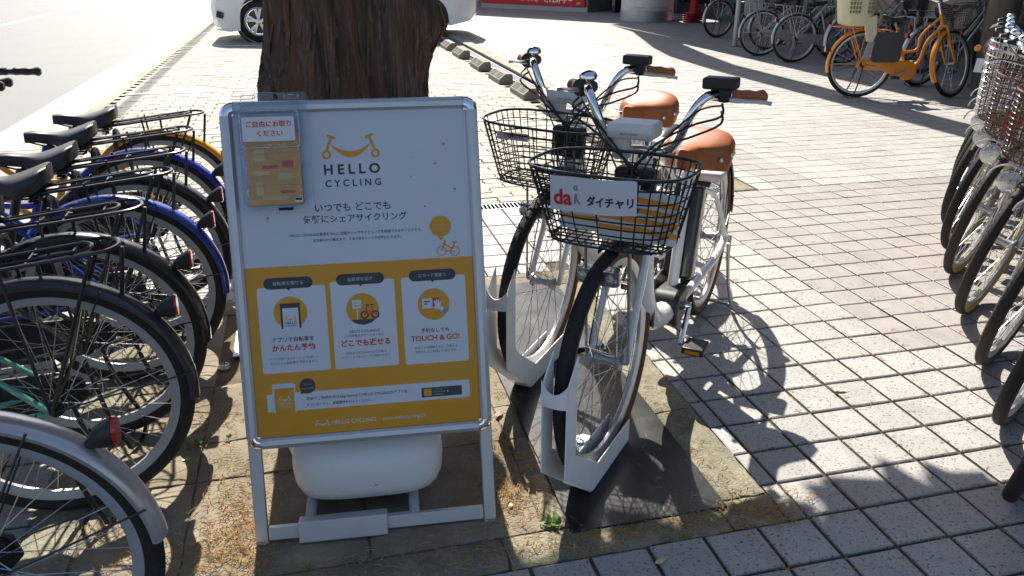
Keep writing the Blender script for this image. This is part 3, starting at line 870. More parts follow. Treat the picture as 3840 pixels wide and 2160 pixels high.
# ================================================================== SHARE E-BIKES IN THEIR STANDS
RACKW = mat('rack_white_powder', (.84, .84, .82), .42, 0, .05, 12, .06, 300, dirt=.06)
MATB = mat('black_base_steel', (.016, .017, .018), .30, .2, .25, 9, .12, 150, dirt=.12)
EB = dict(style='ebike', R=.33, WB=1.195, frame=WHITEP, fender=mat('smoky_mudguard', (.045, .047, .05), .25, 0, .1, 10), forkm=WHITEP, side=SKINB, tread=True,
          fa=(40, 178), ffa=(86, 186), saddle=LEATH, rivets=True, sad=(.375, .79), ssize=(.285, .122, .105), hz=.972, bar='ebike', grip=LEATH, basket='oval', bz=.69, bx=1.185, case=0,
          standm=GALV, ra=120, drum=GALV, crank=-.5, postm=CHROME, bell=True, hubm=GALV, drumx=0)
def share_bike(label, x, y, ang, extra, steer=0.0):
    R, WB = .33, 1.195
    o = dict(EB); o['steer'] = steer; o.update(extra)
    root, SM = city_bike(label, 'bicycle', 'white share bicycles', place(x, y, ang, 0, .012), o)
    ax = lambda z: WB-.05-(z-R)*.36
    # drive unit and battery
    MB().prism(rrect(.17, .13, .05), -.048, .048, Matrix.Translation((.545, 0, .245)) @ Matrix.Rotation(pi/2, 4, 'X')).build('motor', BLK, root, bevel=.015)
    sl = (Vector((.415, 0, .70))-Vector((.53, 0, .25))).normalized(); c = Vector((.405, 0, .47))
    Mb = mat3(c, sl, (0, 1, 0))
    bt = MB().prism(rrect(.082, .105, .02), -.165, .165, Mb).build('battery', mat('battery_black', (.025, .028, .03), .25, 0, .1, 20, coat=.4), root, bevel=.01)
    for s_ in (-1, 1):
        Ml = mat3(c+Vector((0, s_*.0445, 0))-sl*.06, (0, s_, 0), sl)
    ml = Matrix.Translation(c+Vector((0, .0435, 0))-sl*.07) @ Matrix(((1, 0, 0, 0), (0, 0, 1, 0), (0, 1, 0, 0), (0, 0, 0, 1))) @ Matrix.Rotation(-atan2(sl.x, sl.z), 4, 'Z')
    lbq = MB().prism(rrect(.05, .085, .002, 2), 0, .0008, ml).build('battery_label', ink('label_white', (.62, .62, .6)), bt, smooth=False)
    MB().prism([(-.025, -.0425), (-.008, -.0425), (-.008, .0425), (-.025, .0425)], .0009, .0012, ml).build('label_stripe', ink('ink_orange2', (.75, .28, .02)), lbq, smooth=False)
    # rear lock, chain guard, spring stand, rear reflector
    MB().box((.17, .0, .625), (.10, .15, .035)).build('wheel_lock', WHITEPL, root, bevel=.012)
    MB().prism([(.19, .285), (.50, .345), (.56, .335), (.60, .27), (.585, .19), (.52, .165), (.2, .245), (-.02, .275), (-.05, .33), (0, .375)], -.004, .004, Matrix.Translation((0, -.052, 0)) @ Matrix.Rotation(pi/2, 4, 'X')).build('chain_guard', mat('smoke_guard', (.10, .085, .07), .3), root, bevel=.002)
    # front lamp (wide clear bar) under the basket
    lp = MB().prism(rrect(.035, .115, .016), -.021, .021, Matrix.Translation((WB+.085, 0, .615)) @ Matrix.Rotation(.1, 4, 'Y'))
    lamp = obj('front_lamp', lp.mesh('front_lamp'), mat('lamp_shell', (.22, .23, .24), .15, .6, .2, 40, coat=.8), root, M=SM)
    for yy in (-.037, 0, .037):
        obj('lamp_lens', MB().lathe([(.017, 0), (.0165, .008), (.01, .013), (0, .014)], 16, mat3((WB+.100, yy, .612), (1, 0, -.15))).mesh('lens'), LENS, lamp)
        obj('lamp_mirror', MB().lathe([(.0155, .001), (.006, .004), (0, .004)], 14, mat3((WB+.1005, yy, .612), (1, 0, -.15)), cap=False).mesh('mirror'), CHROME, lamp)
    obj('lamp_bracket', MB().box((WB+.05, 0, .632), (.06, .03, .012)).mesh('br', False), BLK, root, M=SM)
    # head tube block with cable guide, front lock box, lock control unit on the bar
    obj('basket_bracket', MB().box((ax(.78)+.045, 0, .79), (.05, .115, .105)).mesh('bb', False), BLK, root, M=SM, bevel=.012)
    cz = .972-.04-.05; cxh = ax(.922)+.05
    cu = obj('control_unit', MB().prism([(-.04, -.022), (.05, -.022), (.06, .0), (.055, .022), (-.04, .022)], -.064, .064, Matrix.Translation((cxh+.03, -.012, cz+.062)) @ Matrix.Rotation(pi/2, 4, 'X')).mesh('cu', False), WHITEPL, root, M=SM, bevel=.008)
    obj('unit_foot', MB().box((cxh+.045, -.045, cz+.012), (.04, .05, .065)).mesh('uf', False), WHITEPL, cu, bevel=.012)
    Mt = Matrix.Translation((cxh+.090, -.01, cz+.062)) @ Matrix(((0, 0, 1, 0), (1, 0, 0, 0), (0, 1, 0, 0), (0, 0, 0, 1)))
    text('unit_lettering', 'HELLO CYCLING', Mt @ Matrix.Translation((0.0, -.004, .0015)), .05, ink('ink_dark', (.03, .035, .045)), cu)
    # display on the left grip side, bell on the other
    half = Vector((cxh-.06, .203, cz+.152))
    dp = obj('display', MB().box((half.x+.03, half.y-.01, half.z+.035), (.055, .088, .03)).box((half.x+.02, half.y, half.z+.01), (.03, .03, .05)).mesh('disp', False), BLK, root, M=SM, bevel=.006)
    obj('gear_shifter', MB().tube([(half.x, -half.y-.01, half.z-.005), (half.x-.045, -half.y-.02, half.z-.012)], [.026, .024], 16).mesh('sh'), BLK, root, M=SM)
    sp = MB().tube([(-.02, .085, R+.01), (-.02, .085, R-.10)], .008, 8); sp.build('stand_spring', GALV, root)
    wires = MB()
    for s_, k_ in ((1, 0), (1, 1), (-1, 0), (-1, 1)):
        A_ = Vector((half.x+.02, s_*(half.y-.005), half.z-.02-.02*k_))
        wires.tube(smoothpts([A_, A_+Vector((.05, s_*.01, -.025)), A_+Vector((.075, -s_*.06, -.05-.01*k_)), (cxh+.085, s_*(.055+.02*k_), cz+.03), (cxh+.075, -s_*.015*k_, cz-.05), (ax(.74)+.055, -s_*.03, .76), (ax(.72)+.04, -s_*.03, .70)], 6), .0034, 6)
    obj('cable_bundle', wires.mesh('wires'), BLK, root, M=SM, kind='stuff')
    # front brake and quick nut
    obj('front_brake', MB().box((ax(.70)+.045, 0, .695), (.05, .05, .03)).tube([(ax(.7)+.05, .03, .71), (ax(.66)+.055, .045, .655)], .006, 6).mesh('fb', False), GALV, root, M=SM, bevel=.004)
    return root, SM
BA = atan2(-.766, -.642); BA2 = radians(180+45.0)
F1 = Vector((-.452, -.095)); F2 = Vector((-.47, .51))          # front wheel contacts
B1R = F1-Vector((cos(BA), sin(BA)))*1.195; B2R = F2-Vector((cos(BA2), sin(BA2)))*1.195
b1, SM1 = share_bike('white share bicycle with name board on its basket, nearer of the two in stands', B1R[0], B1R[1], BA, {}, -.03)
b2, SM2 = share_bike('white share bicycle in the rear stand, half hidden behind the nearer one', B2R[0], B2R[1], BA2, dict(sad=(.375, .835)), .10)

def stand(label, x, y, ang):
    r = thing('bicycle_stand', label, 'bicycle stand', (x, y, .008), ang, 'white wheel holders on the black base')
    pts = [(-.355, .165), (-.355, .405), (-.345, .43), (-.292, .485), (-.292, .20), (-.125, .075), (.13, .075), (.13, .0), (-.15, .0), (-.165, .004)]
    R90 = Matrix.Rotation(pi/2, 4, 'X')
    for s_ in (-1, 1):
        MB().prism(pts, -.002, .002, Matrix.Translation((0, s_*.033, .004)) @ R90).build('side_plate', RACKW, r, smooth=False, bevel=.0015)
    # front bridge with a dipped top edge
    n = 10; vs = []; 
    for i in range(n+1):
        t = -1+2*i/n; top = .435-.028*(1-t*t)
        for xx in (-.357, -.353): vs += [(xx+.004*(1-t*t)*-2, t*.035, .37), (xx-.008*(1-t*t), t*.035, top)]
    fs = []
    for i in range(n):
        a = i*4; fs += [(a, a+4, a+5, a+1), (a+2, a+3, a+7, a+6), (a+1, a+5, a+7, a+3), (a, a+2, a+6, a+4)]
    MB().add(vs, fs).build('bridge_plate', RACKW, r)
    MB().prism([(-.15, -.033), (.13, -.033), (.13, .033), (.10, .033), (.095, .105), (.075, .118), (.02, .118), (.0, .10), (-.03, .04), (-.15, .033)], 0, .004).build('foot_plate', RACKW, r, smooth=False, bevel=.0015)
    MB().lathe([(.012, .004), (.012, .012), (.006, .0135), (0, .0135)], 6, Matrix.Translation((.045, .09, 0))).build('bolt', GALV, r)
    # lower nose channel following the tyre
    MB().prism([(-.215, .047), (-.165, .004), (-.15, .0), (-.145, .006), (-.16, .012), (-.212, .054)], -.031, .031, R90).build('nose_plate', RACKW, r, smooth=False)
    return r
wa = BA+pi
stand('white steel wheel holder gripping the nearer share bicycle', *F1, wa-.03)
stand('white steel wheel holder gripping the rear share bicycle, beside the poster edge', *F2, BA2+pi+.10)
bp = thing('stand_base', 'black steel base plate under the white wheel holders, nearer half', 'base plate', (-.415, .10, 0))
MB().box((0, 0, .004), (.44, .96, .008)).build('plate', MATB, bp, smooth=False, bevel=.002)
bp = thing('stand_base', 'black steel base plate under the rear wheel holder, raised rear half', 'base plate', (-.415, .93, 0))
MB().box((0, 0, .0115), (.44, .685, .021)).build('plate', MATB, bp, smooth=False, bevel=.003)

# name board on the nearer basket, maker plate on the rear one
INKD, INKR, INKG = ink('ink_black', (.02, .02, .022)), ink('ink_red', (.62, .02, .03)), ink('ink_grey', (.22, .24, .28))
BOARD = mat('board_white', (.62, .62, .66), .45, 0, .04, 8, .05, 60)
def local_from_px(M, pts, x_plane):
    """photo points onto the plane local-x = x_plane of matrix M"""
    Mi = M.inverted(); o_ = Mi @ CAM; out = []
    for px, py in pts:
        d = (Mi.to_3x3() @ ray(px*KD, py*KD)); t = (x_plane-o_.x)/d.x; out.append(o_+d*t)
    return out
bpy.context.view_layer.update()
nb = thing('name_board', 'white name board with red and black lettering tied to the front of the basket', 'sign board', M=b1.matrix_world @ SM1)
corn = local_from_px(b1.matrix_world @ SM1, [(1379, 443), (1593, 458), (1599, 551), (1383, 526)], 1.356)
ctr = sum(corn, Vector())/4; ux = ((corn[1]-corn[0])+(corn[2]-corn[3]))/2; uy = ((corn[0]-corn[3])+(corn[1]-corn[2]))/2
bw, bh = ux.length, uy.length
ex = ux.normalized(); ez = Vector((1, 0, 0)); ey = ez.cross(ex).normalized(); ez = ex.cross(ey)
NB = Matrix(((ex.x, ey.x, ez.x, ctr.x), (ex.y, ey.y, ez.y, ctr.y), (ex.z, ey.z, ez.z, ctr.z), (0, 0, 0, 1))) @ Matrix.Rotation(0.0, 4, 'X')
b = MB(); nx = 14; vs = []
for j in range(2):
    for i in range(nx+1):
        t = i/nx-.5; z = -.012*(2*t)**2+.004*sin(t*9)
        vs += [((t)*bw, (j-.5)*bh, z), ((t)*bw, (j-.5)*bh, z-.0015)]
fs = []
W2 = (nx+1)*2
for i in range(nx):
    a = i*2; fs += [(a, a+2, W2+a+2, W2+a), (a+1, W2+a+1, W2+a+3, a+3), (a, a+1, a+3, a+2), (W2+a, W2+a+2, W2+a+3, W2+a+1)]
fs += [(0, W2, W2+1, 1), (nx*2, nx*2+1, W2+nx*2+1, W2+nx*2)]
o = b.add(vs, fs).build('board', BOARD, nb, M=NB)
def bend(o_, ML):
    for v in o_.data.vertices:
        P = NB.inverted() @ (ML @ v.co); t = P.x/bw
        P.z = -.012*(2*t)**2+.004*sin(t*9)+.0012
        v.co = ML.inverted() @ (NB @ P)
def bt(name, body, u, v, w, m, bold=.02, hh=None):
    ML = NB @ Matrix.Translation((u*bw, v*bh, .001))
    o_ = text(name, body, ML, w*bw, m, nb, hh, bold); bend(o_, ML)
bt('brand_lettering', 'da', -.345, -.10, .22, INKR, .03, bh*.46)
ring = MB(); 
n = 24
vs = [(-.185*bw+r_*cos(2*pi*i/n), .19*bh+r_*sin(2*pi*i/n), 0) for r_ in (.028*bw, .012*bw) for i in range(n)]
ring.add(vs, [(i, (i+1) % n, n+(i+1) % n, n+i) for i in range(n)])
ring.add([(-.20*bw, .02*bh, 0), (-.175*bw, .02*bh, 0), (-.165*bw, -.12*bh, 0), (-.125*bw, -.27*bh, 0), (-.15*bw, -.27*bh, 0), (-.178*bw, -.15*bh, 0), (-.185*bw, -.27*bh, 0), (-.21*bw, -.27*bh, 0)], [tuple(range(8))])
o = ring.build('brand_mark', INKG, nb, smooth=False, M=NB); bend(o, NB)
bt('katakana_lettering', 'ダイチャリ', .21, -.13, .52, INKD, .03, bh*.31)
for (u, v) in ((-.485, .44), (.47, .44), (-.47, -.45), (.475, -.45)):
    p = NB @ Vector((u*bw, v*bh, -.028))
    MB().tube([p+Vector((.004, 0, 0)), p+Vector((-.018, 0, .004))], .004, 6).build('cable_tie', BLK, nb)
MP = b2.matrix_world @ SM2
pp_ = local_from_px(MP, [(1258, 332), (1320, 340), (1320, 354), (1258, 345)], 1.33)
pc = sum(pp_, Vector())/4
my = thing('maker_plate', 'small silver plate with red lettering on the rear wire basket', 'plate', M=MP)
ex = (pp_[1]-pp_[0]).normalized(); ex = Vector((0, ex.y, ex.z)).normalized(); ez = Vector((1, 0, 0)); ey = ez.cross(ex)
PM = Matrix(((ex.x, ey.x, ez.x, pc.x), (ex.y, ey.y, ez.y, pc.y), (ex.z, ey.z, ez.z, pc.z), (0, 0, 0, 1)))
wp = (pp_[1]-pp_[0]).length
MB().box((0, 0, 0), (wp*1.25, .024, .003)).build('plate', ALU, my, smooth=False, M=PM)
text('maker_lettering', 'YAMAHA', PM @ Matrix.Translation((.05*wp, 0, .002)), wp*.85, INKR, my, None, .02)
# leaflets lying in the nearer basket
lf = thing('leaflet_bundle', 'bundle of orange and white leaflets lying in the wire basket behind the name board', 'leaflets', M=b1.matrix_world @ SM1)
PAPW, PAPO = ink('paper_white', (.68, .67, .66), .5), ink('paper_orange', (.75, .30, .03), .5)
for i, (yy, rz, tl) in enumerate(((-.03, .12, 1.25), (.05, -.15, 1.1), (.085, .1, 1.3))):
    Ml = Matrix.Translation((1.215+.012*i, yy, .778-.004*i)) @ Matrix.Rotation(rz, 4, 'Z') @ Matrix.Rotation(tl, 4, 'Y')
    q = MB().box((0, 0, 0), (.125, .20, .002)).build('leaflet', PAPW, lf, smooth=False, M=Ml)
    for k in range(4):
        MB().prism([(-.06+.028*k, -.1), (-.048+.028*k, -.1), (-.025+.024*k, .1), (-.04+.024*k, .1)], .0012, .0016).build('stripe', PAPO, q, smooth=False)

# ================================================================== POSTER STAND
SA, SL = radians(-4.908), radians(16.08)
SO = Vector((-1.433, -.231, 0)); SW, SH, S0 = .618, .856, .253
su = Vector((cos(SA), sin(SA), 0)); sv = Vector((-sin(SA)*sin(SL), cos(SA)*sin(SL), cos(SL))); sn_ = su.cross(sv)      # sn_ faces the camera
SMx = Matrix(((su.x, sv.x, sn_.x, SO.x), (su.y, sv.y, sn_.y, SO.y), (su.z, sv.z, sn_.z, SO.z), (0, 0, 0, 1)))        # local: u right, v up the board, w out
sgn = thing('poster_stand', 'aluminium A-frame poster stand with a blue-white and orange bicycle sharing poster', 'poster stand', M=SMx)
PT = .028                                               # frame profile width
prof = [(-PT/2, -.006), (-PT/2, .004), (-PT*.40, .009), (-PT*.1, .0125), (PT*.3, .0115), (PT*.5, .006), (PT*.5, -.006)]
def bar(name, p0, p1, inward, m=ALU):
    """extruded snap-frame profile from p0 to p1 (u,v); inward = unit vector towards the poster"""
    rings = []
    for p in (p0, p1): rings.append([(p[0]+inward[0]*a, p[1]+inward[1]*a, w) for a, w in prof])
    return MB().loft(rings).build(name, m, sgn, angle=25)
L_, R_, B_, T_ = 0.0, SW, S0, S0+SH; ck = .034; hp = PT/2
bar('frame_rail', (ck, T_-hp), (SW-ck, T_-hp), (0, -1)); bar('frame_rail', (ck, B_+hp), (SW-ck, B_+hp), (0, 1))
bar('frame_rail', (hp, B_+ck), (hp, T_-ck), (1, 0)); bar('frame_rail', (SW-hp, B_+ck), (SW-hp, T_-ck), (-1, 0))
for cx, cy, a0 in ((ck, B_+ck, pi), (SW-ck, B_+ck, 1.5*pi), (SW-ck, T_-ck, 0), (ck, T_-ck, pi/2)):
    rings = []
    for i in range(9):
        a = a0+pi/2*i/8; rings.append([(cx+cos(a)*(ck-hp-q), cy+sin(a)*(ck-hp-q), w*1.25+.001) for q, w in prof])
    MB().loft(rings).prism([(cx+cos(a0+pi/2*i/6)*(ck-PT), cy+sin(a0+pi/2*i/6)*(ck-PT)) for i in range(7)]+[(cx, cy)], -.004, .006).build('corner_cap', CHROME, sgn)
MB().box((SW/2, B_+SH/2, -.0075), (SW-.02, SH-.02, .003)).build('back_panel', plastic('panel_grey', (.5, .5, .52)), sgn, smooth=False)
# legs and bottom rail
for u in (.014, SW-.014-.0):
    MB().box((u+.002 if u < .3 else u-.002, S0/2+.01, -.012), (.031, S0+.02, .02)).build('leg', ALU, sgn, smooth=False, bevel=.003)
MB().box((SW/2, .0275, -.012), (SW-.066, .034, .018)).build('bottom_rail', ALU, sgn, smooth=False, bevel=.002)
# clamp channel (thicker box at the middle of the bottom rail)
MB().box((.222, .030, -.0055), (.225, .056, .042)).build('clamp_channel', ALU, sgn, smooth=False, bevel=.003)
# rear half of the A-frame
top = SMx @ Vector((0, T_-.03, -.02))
rl = radians(-17); rv = Vector((-sin(SA)*sin(-rl), cos(SA)*sin(-rl), -cos(rl)))
rn = su.cross(rv)
RM = SMx.inverted() @ Matrix(((su.x, -rv.x, -rn.x*-1, top.x), (su.y, -rv.y, rn.y, top.y), (su.z, -rv.z, rn.z, top.z), (0, 0, 0, 1)))
RM = SMx.inverted() @ Matrix(((su.x, rv.x, rn.x, top.x), (su.y, rv.y, rn.y, top.y), (su.z, rv.z, rn.z, top.z), (0, 0, 0, 1)))
rear = MB().box((SW/2, SH/2-.02, 0), (SW, SH, .012)).build('rear_frame', ALU, sgn, smooth=False, M=RM, bevel=.004)
rlen = top.z/cos(rl)
for u in (.016, SW-.016): MB().box((u, (SH-.03+rlen)/2, .0), (.03, rlen-SH+.05, .018)).build('rear_leg', ALU, rear, smooth=False)
MB().box((SW/2, rlen-.03, .0), (SW-.064, .032, .016)).build('rear_rail', ALU, rear, smooth=False)

# --- poster print (flat). photo pixels -> poster plane
def hom(src, dst):
    import numpy as np
    A = []
    for (x, y), (u, v) in zip(src, dst):
        A.append([x, y, 1, 0, 0, 0, -u*x, -u*y, -u]); A.append([0, 0, 0, x, y, 1, -v*x, -v*y, -v])
    return np.linalg.svd(np.array(A, float))[2][-1].reshape(3, 3)
def board_uv(x, y, w=.0):
    """ray of display pixel onto the board plane, in board (u,v)"""
    d = ray(x*KD, y*KD); n = sn_; t = ((SO+n*w)-CAM).dot(n)/d.dot(n); P = CAM+d*t-SO
    return P.dot(su), P.dot(sv)
_px = [(597, 292), (1183, 275), (1205, 1045), (655, 1105)]
_uv = [(PT, T_-PT), (SW-PT, T_-PT), (SW-PT, B_+PT), (PT, B_+PT)]
HM = hom(_px, _uv)
def q(x, y):
    a = HM[0][0]*x+HM[0][1]*y+HM[0][2]; b = HM[1][0]*x+HM[1][1]*y+HM[1][2]; c = HM[2][0]*x+HM[2][1]*y+HM[2][2]
    return (a/c, b/c)
PW = ink('poster_white', (.72, .75, .82), .4); PO = ink('poster_orange', (.80, .36, .012), .4); PD = ink('poster_navy', (.03, .04, .055), .4)
PR = ink('poster_red', (.66, .05, .03), .4); PWH = ink('poster_card', (.76, .78, .83), .4); PFW = ink('poster_faint', (.80, .62, .35), .4); PB = ink('poster_blue', (.05, .35, .62), .4)
zl = [0.0]
poster = MB().box((SW/2, B_+SH/2, .0005), (SW-PT*2+.012, SH-PT*2+.012, .001)).build('poster', PW, sgn, smooth=False)
def flat(name, poly, m, lev, parent=None):
    return MB().add([(x, y, .0012+lev*.00022) for x, y in poly], [tuple(range(len(poly)))]).build(name, m, parent or poster, smooth=False)
def pq(*pts): return [q(*p) for p in pts]
yb1, yb2 = q(618, 685)[1], q(1190, 640)[1]; ybm = (yb1+yb2)/2
flat('orange_field', [(PT-.004, B_+PT-.004), (SW-PT+.004, B_+PT-.004), (SW-PT+.004, ybm), (PT-.004, ybm)], PO, 0)
def ring_poly(c, r0, r1, n=28): return c, r0, r1, n
def ring_(name, c, r0, r1, m, lev):
    n = 28; z = .0012+lev*.00022
    return MB().add([(c[0]+r*cos(2*pi*i/n), c[1]+r*sin(2*pi*i/n), z) for r in (r0, r1) for i in range(n)], [(i, (i+1) % n, n+(i+1) % n, n+i) for i in range(n)]).build(name, m, poster, smooth=False)
def disc(name, c, r, m, lev): return flat(name, circ(r, 32, c), m, lev)
def rr(name, c, w, h, r, m, lev): return flat(name, [(c[0]+x, c[1]+y) for x, y in rrect(w, h, r, 4)], m, lev)
def pt(name, body, a, b, m, lev=3, bold=.0, hh=None):
    A, B = q(*a), q(*b); w = abs(B[0]-A[0]); c = ((A[0]+B[0])/2, (A[1]+B[1])/2)
    return text(name, body, Matrix.Translation((c[0], c[1], .0012+lev*.00022)), w, m, poster, hh, bold)
def smile(c, w, m, lev):
    """handlebar-smile mark of given width centred at c"""
    s_ = w/2; z = lev
    n = 16; up = []; dn = []
    for i in range(n+1):
        t = -1+2*i/n; up.append((c[0]+t*.74*s_, c[1]+s_*(.30*t*t-.02))); dn.append((c[0]+t*.74*s_, c[1]+s_*(.30*t*t-.02-.20*(1-t*t)-.015)))
    flat('smile_arc', up+dn[::-1], m, z)
    for k in (-1, 1):
        ring_('smile_wheel', (c[0]+k*.86*s_, c[1]-.12*s_), .16*s_, .085*s_, m, z)
        a = Vector((c[0]+k*.86*s_, c[1]-.0*s_)); b = Vector((c[0]+k*.66*s_, c[1]+.5*s_)); d = (b-a).normalized(); p = Vector((-d.y, d.x))*.045*s_
        flat('smile_fork', [tuple(a-p), tuple(a+p), tuple(b+p), tuple(b-p)], m, z+.5)
        e = b+d*.0; p2 = Vector((-d.y, d.x))*.15*s_; p3 = d*.045*s_
        flat('smile_bar', [tuple(e-p2-p3), tuple(e+p2-p3), tuple(e+p2+p3), tuple(e-p2+p3)], m, z+.7)
cc = q(897, 383); ww = q(968, 383)[0]-q(826, 383)[0]
smile(cc, ww, PO, 2)
pt('title_lettering', 'H E L L O', (829, 431), (969, 427), PD, 2, .03); pt('title_lettering', 'C Y C L I N G', (832, 466), (971, 461), PD, 2, .022)
pt('headline_lettering', 'いつでも どこでも', (805, 525), (993, 521), PD, 2, .012); pt('headline_lettering', '気軽にシェアサイクリング', (775, 559), (1033, 543), PD, 2, .012)
pt('body_lettering', 'HELLO CYCLINGは東京を中心に全国でシェアサイクリングを利用できるサービスです。', (741, 597), (1070, 579), PD, 2, .012)
pt('body_lettering', 'まち乗りから観光まで、さまざまなシーンで気軽に使えます。', (800, 608), (1018, 597), PD, 2, .012)
disc('speech_circle', q(1115, 570), .0265, PO, 2); flat('speech_tail', pq((1108, 595), (1122, 597), (1116, 606)), PO, 2)
pt('speech_lettering', 'どこでも借りれて', (1096, 568), (1135, 565), PFW, 4); pt('speech_lettering', 'どこでも返せる', (1098, 578), (1133, 576), PFW, 4)
for x in (1117, 1150): ring_('bike_icon_wheel', q(x, 631), .0125, .010, PO, 3)
for a, b in (((1117, 631), (1127, 606)), ((1120, 612), (1145, 625)), ((1145, 625), (1150, 608)), ((1127, 606), (1121, 606)), ((1143, 609), (1156, 609)), ((1128, 631), (1150, 631))):
    A, B = Vector(q(*a)), Vector(q(*b)); d = (B-A).normalized(); p = Vector((-d.y, d.x))*.0016
    flat('bike_icon_tube', [tuple(A-p), tuple(B-p), tuple(B+p), tuple(A+p)], PO, 3)
for x, y, s_, rt in ((1127, 366, .0075, 0), (1105, 414, .0065, 1), (1152, 477, .0065, 1), (1078, 521, .0042, .3), (1045, 447, .003, 0), (686, 555, .007, 1), (1050, 400, .002, 0), (1100, 483, .002, 0)):
    c = q(x, y); flat('confetti', [(c[0]+s_*.72*cos(pi/4+pi/2*i+rt*pi/4), c[1]+s_*.72*sin(pi/4+pi/2*i+rt*pi/4)) for i in range(4)], PO, 2)
cards = [((655, 733), (833, 716), (833, 929), (670, 945)), ((838, 713), (1003, 700), (1003, 913), (852, 930)), ((1013, 700), (1172, 688), (1180, 899), (1027, 914))]
for c4 in cards:
    P = pq(*c4); x0 = (P[0][0]+P[3][0])/2; x1 = (P[1][0]+P[2][0])/2; y1 = (P[0][1]+P[1][1])/2; y0 = (P[2][1]+P[3][1])/2
    rr('card', ((x0+x1)/2, (y0+y1)/2), x1-x0, y1-y0, .006, PWH, 1)
for c, body, wd in (((735, 716), '自転車を借りる', .10), ((915, 703), '自転車を返す', .085), ((1093, 691), 'ICカード登録で', .095)):
    p = q(*c); rr('pill', p, .118, .028, .0135, PD, 2); flat('pill_tail', [(p[0]-.005, p[1]-.0135), (p[0]+.005, p[1]-.0135), (p[0], p[1]-.019)], PD, 2)
    text('pill_lettering', body, Matrix.Translation((p[0], p[1], .0012+3*.00022)), wd*.72, ink('pill_grey', (.55, .56, .6)), poster, None, .005)
for c in ((740, 790), (920, 778), (1095, 763)): disc('icon_disc', q(*c), .0405, PO, 2)
p = q(740, 792); P0 = q(740, 829)[1]
flat('icon_phone', [(p[0]-.024, P0), (p[0]+.024, P0), (p[0]+.024, p[1]+.026), (p[0]-.024, p[1]+.026)], PD, 3); flat('icon_screen', [(p[0]-.019, P0-.0005), (p[0]+.019, P0-.0005), (p[0]+.019, p[1]+.014), (p[0]-.019, p[1]+.014)], PWH, 4)
smile((p[0], p[1]-.013), .028, PO, 5); text('icon_lettering', 'HELLO', Matrix.Translation((p[0], p[1]-.023, .0023)), .027, PD, poster, None, .02); text('icon_lettering', 'CYCLING', Matrix.Translation((p[0], p[1]-.030, .0023)), .027, PD, poster, None, .02)
p = q(920, 778)
flat('icon_ground', [(p[0]-.030, p[1]-.026), (p[0]+.030, p[1]-.026), (p[0]+.022, p[1]-.034), (p[0], p[1]-.0400), (p[0]-.022, p[1]-.034)], PD, 3)
rr('icon_board', (p[0]-.014, p[1]+.013), .022, .022, .002, PWH, 3); flat('icon_post', [(p[0]-.0155, p[1]-.026), (p[0]-.0125, p[1]-.026), (p[0]-.0125, p[1]+.003), (p[0]-.0155, p[1]+.003)], PWH, 3)
smile((p[0]-.014, p[1]+.016), .013, PO, 4); text('icon_lettering', 'HELLO', Matrix.Translation((p[0]-.014, p[1]+.0095, .0022)), .013, PD, poster, None, .02)
for k in (.004, .0305): ring_('icon_wheel', (p[0]+k, p[1]-.015), .0105, .0065, PD, 4)
for a, b in (((.004, -.015), (.012, .009)), ((.008, -.003), (.026, -.009)), ((.026, -.009), (.022, .008)), ((.026, -.009), (.034, -.015)), ((.012, -.012), (.026, -.012))):
    A, B = Vector(a), Vector(b); d = (B-A).normalized(); n2 = Vector((-d.y, d.x))*.0014
    flat('icon_frame', [(p[0]+t.x, p[1]+t.y) for t in (A-n2, B-n2, B+n2, A+n2)], PR, 5)
for k in (.012, .023): rr('icon_seat', (p[0]+k, p[1]+.010), .008, .003, .0014, PD, 5)
p = q(1095, 763)
rr('icon_card', (p[0]-.012, p[1]+.003), .034, .026, .002, PWH, 3); flat('icon_reader', [(p[0]-.003, p[1]-.010), (p[0]+.015, p[1]-.010), (p[0]+.015, p[1]+.017), (p[0]-.003, p[1]+.017)], PR, 4)
for k in (0, 1): flat('icon_rule', [(p[0]-.024, p[1]+.009-k*.006), (p[0]-.009-k*.007, p[1]+.009-k*.006), (p[0]-.009-k*.007, p[1]+.006-k*.006), (p[0]-.024, p[1]+.006-k*.006)], PD, 4)
hand = [(-.002, -.007), (.004, -.004), (.000, .007), (.003, .009), (.005, .005), (.007, .012), (.009, .012), (.010, .006), (.012, .011), (.0145, .010), (.014, .004), (.018, .006), (.0195, .004), (.017, -.004), (.026, -.011), (.021, -.020), (.013, -.013), (.005, -.012)]
flat('icon_hand', [(p[0]+x, p[1]+y) for x, y in hand], PWH, 5); flat('icon_cuff', [(p[0]+x, p[1]+y) for x, y in ((.026, -.011), (.034, -.016), (.029, -.026), (.021, -.020))], PB, 5)
pt('card_lettering', 'アプリで自転車を', (693, 860), (798, 851), PD, 3, .015); pt('card_lettering', 'かんたん予約', (693, 880), (801, 871), PR, 3, .035)
pt('card_lettering', 'アプリで近くのステーションを探して', (687, 908), (808, 897), PD, 3); pt('card_lettering', 'かんたんに自転車を予約できます。', (690, 918), (809, 908), PD, 3)
pt('card_lettering', 'HELLO CYCLINGの', (886, 835), (962, 829), PD, 3, .01); pt('card_lettering', 'ロゴがあるステーションなら', (877, 846), (971, 838), PD, 3, .01)
pt('card_lettering', 'どこでも返せる', (866, 864), (987, 856), PR, 3, .035)
pt('card_lettering', 'HELLO CYCLINGのロゴがある', (877, 888), (977, 880), PD, 3); pt('card_lettering', 'ステーションならどこでも返却できます。', (866, 899), (989, 889), PD, 3)
pt('card_lettering', '予約なしでも', (1063, 829), (1132, 823), PD, 3, .015); pt('card_lettering', 'TOUCH & GO!', (1038, 849), (1157, 841), PR, 3, .025)
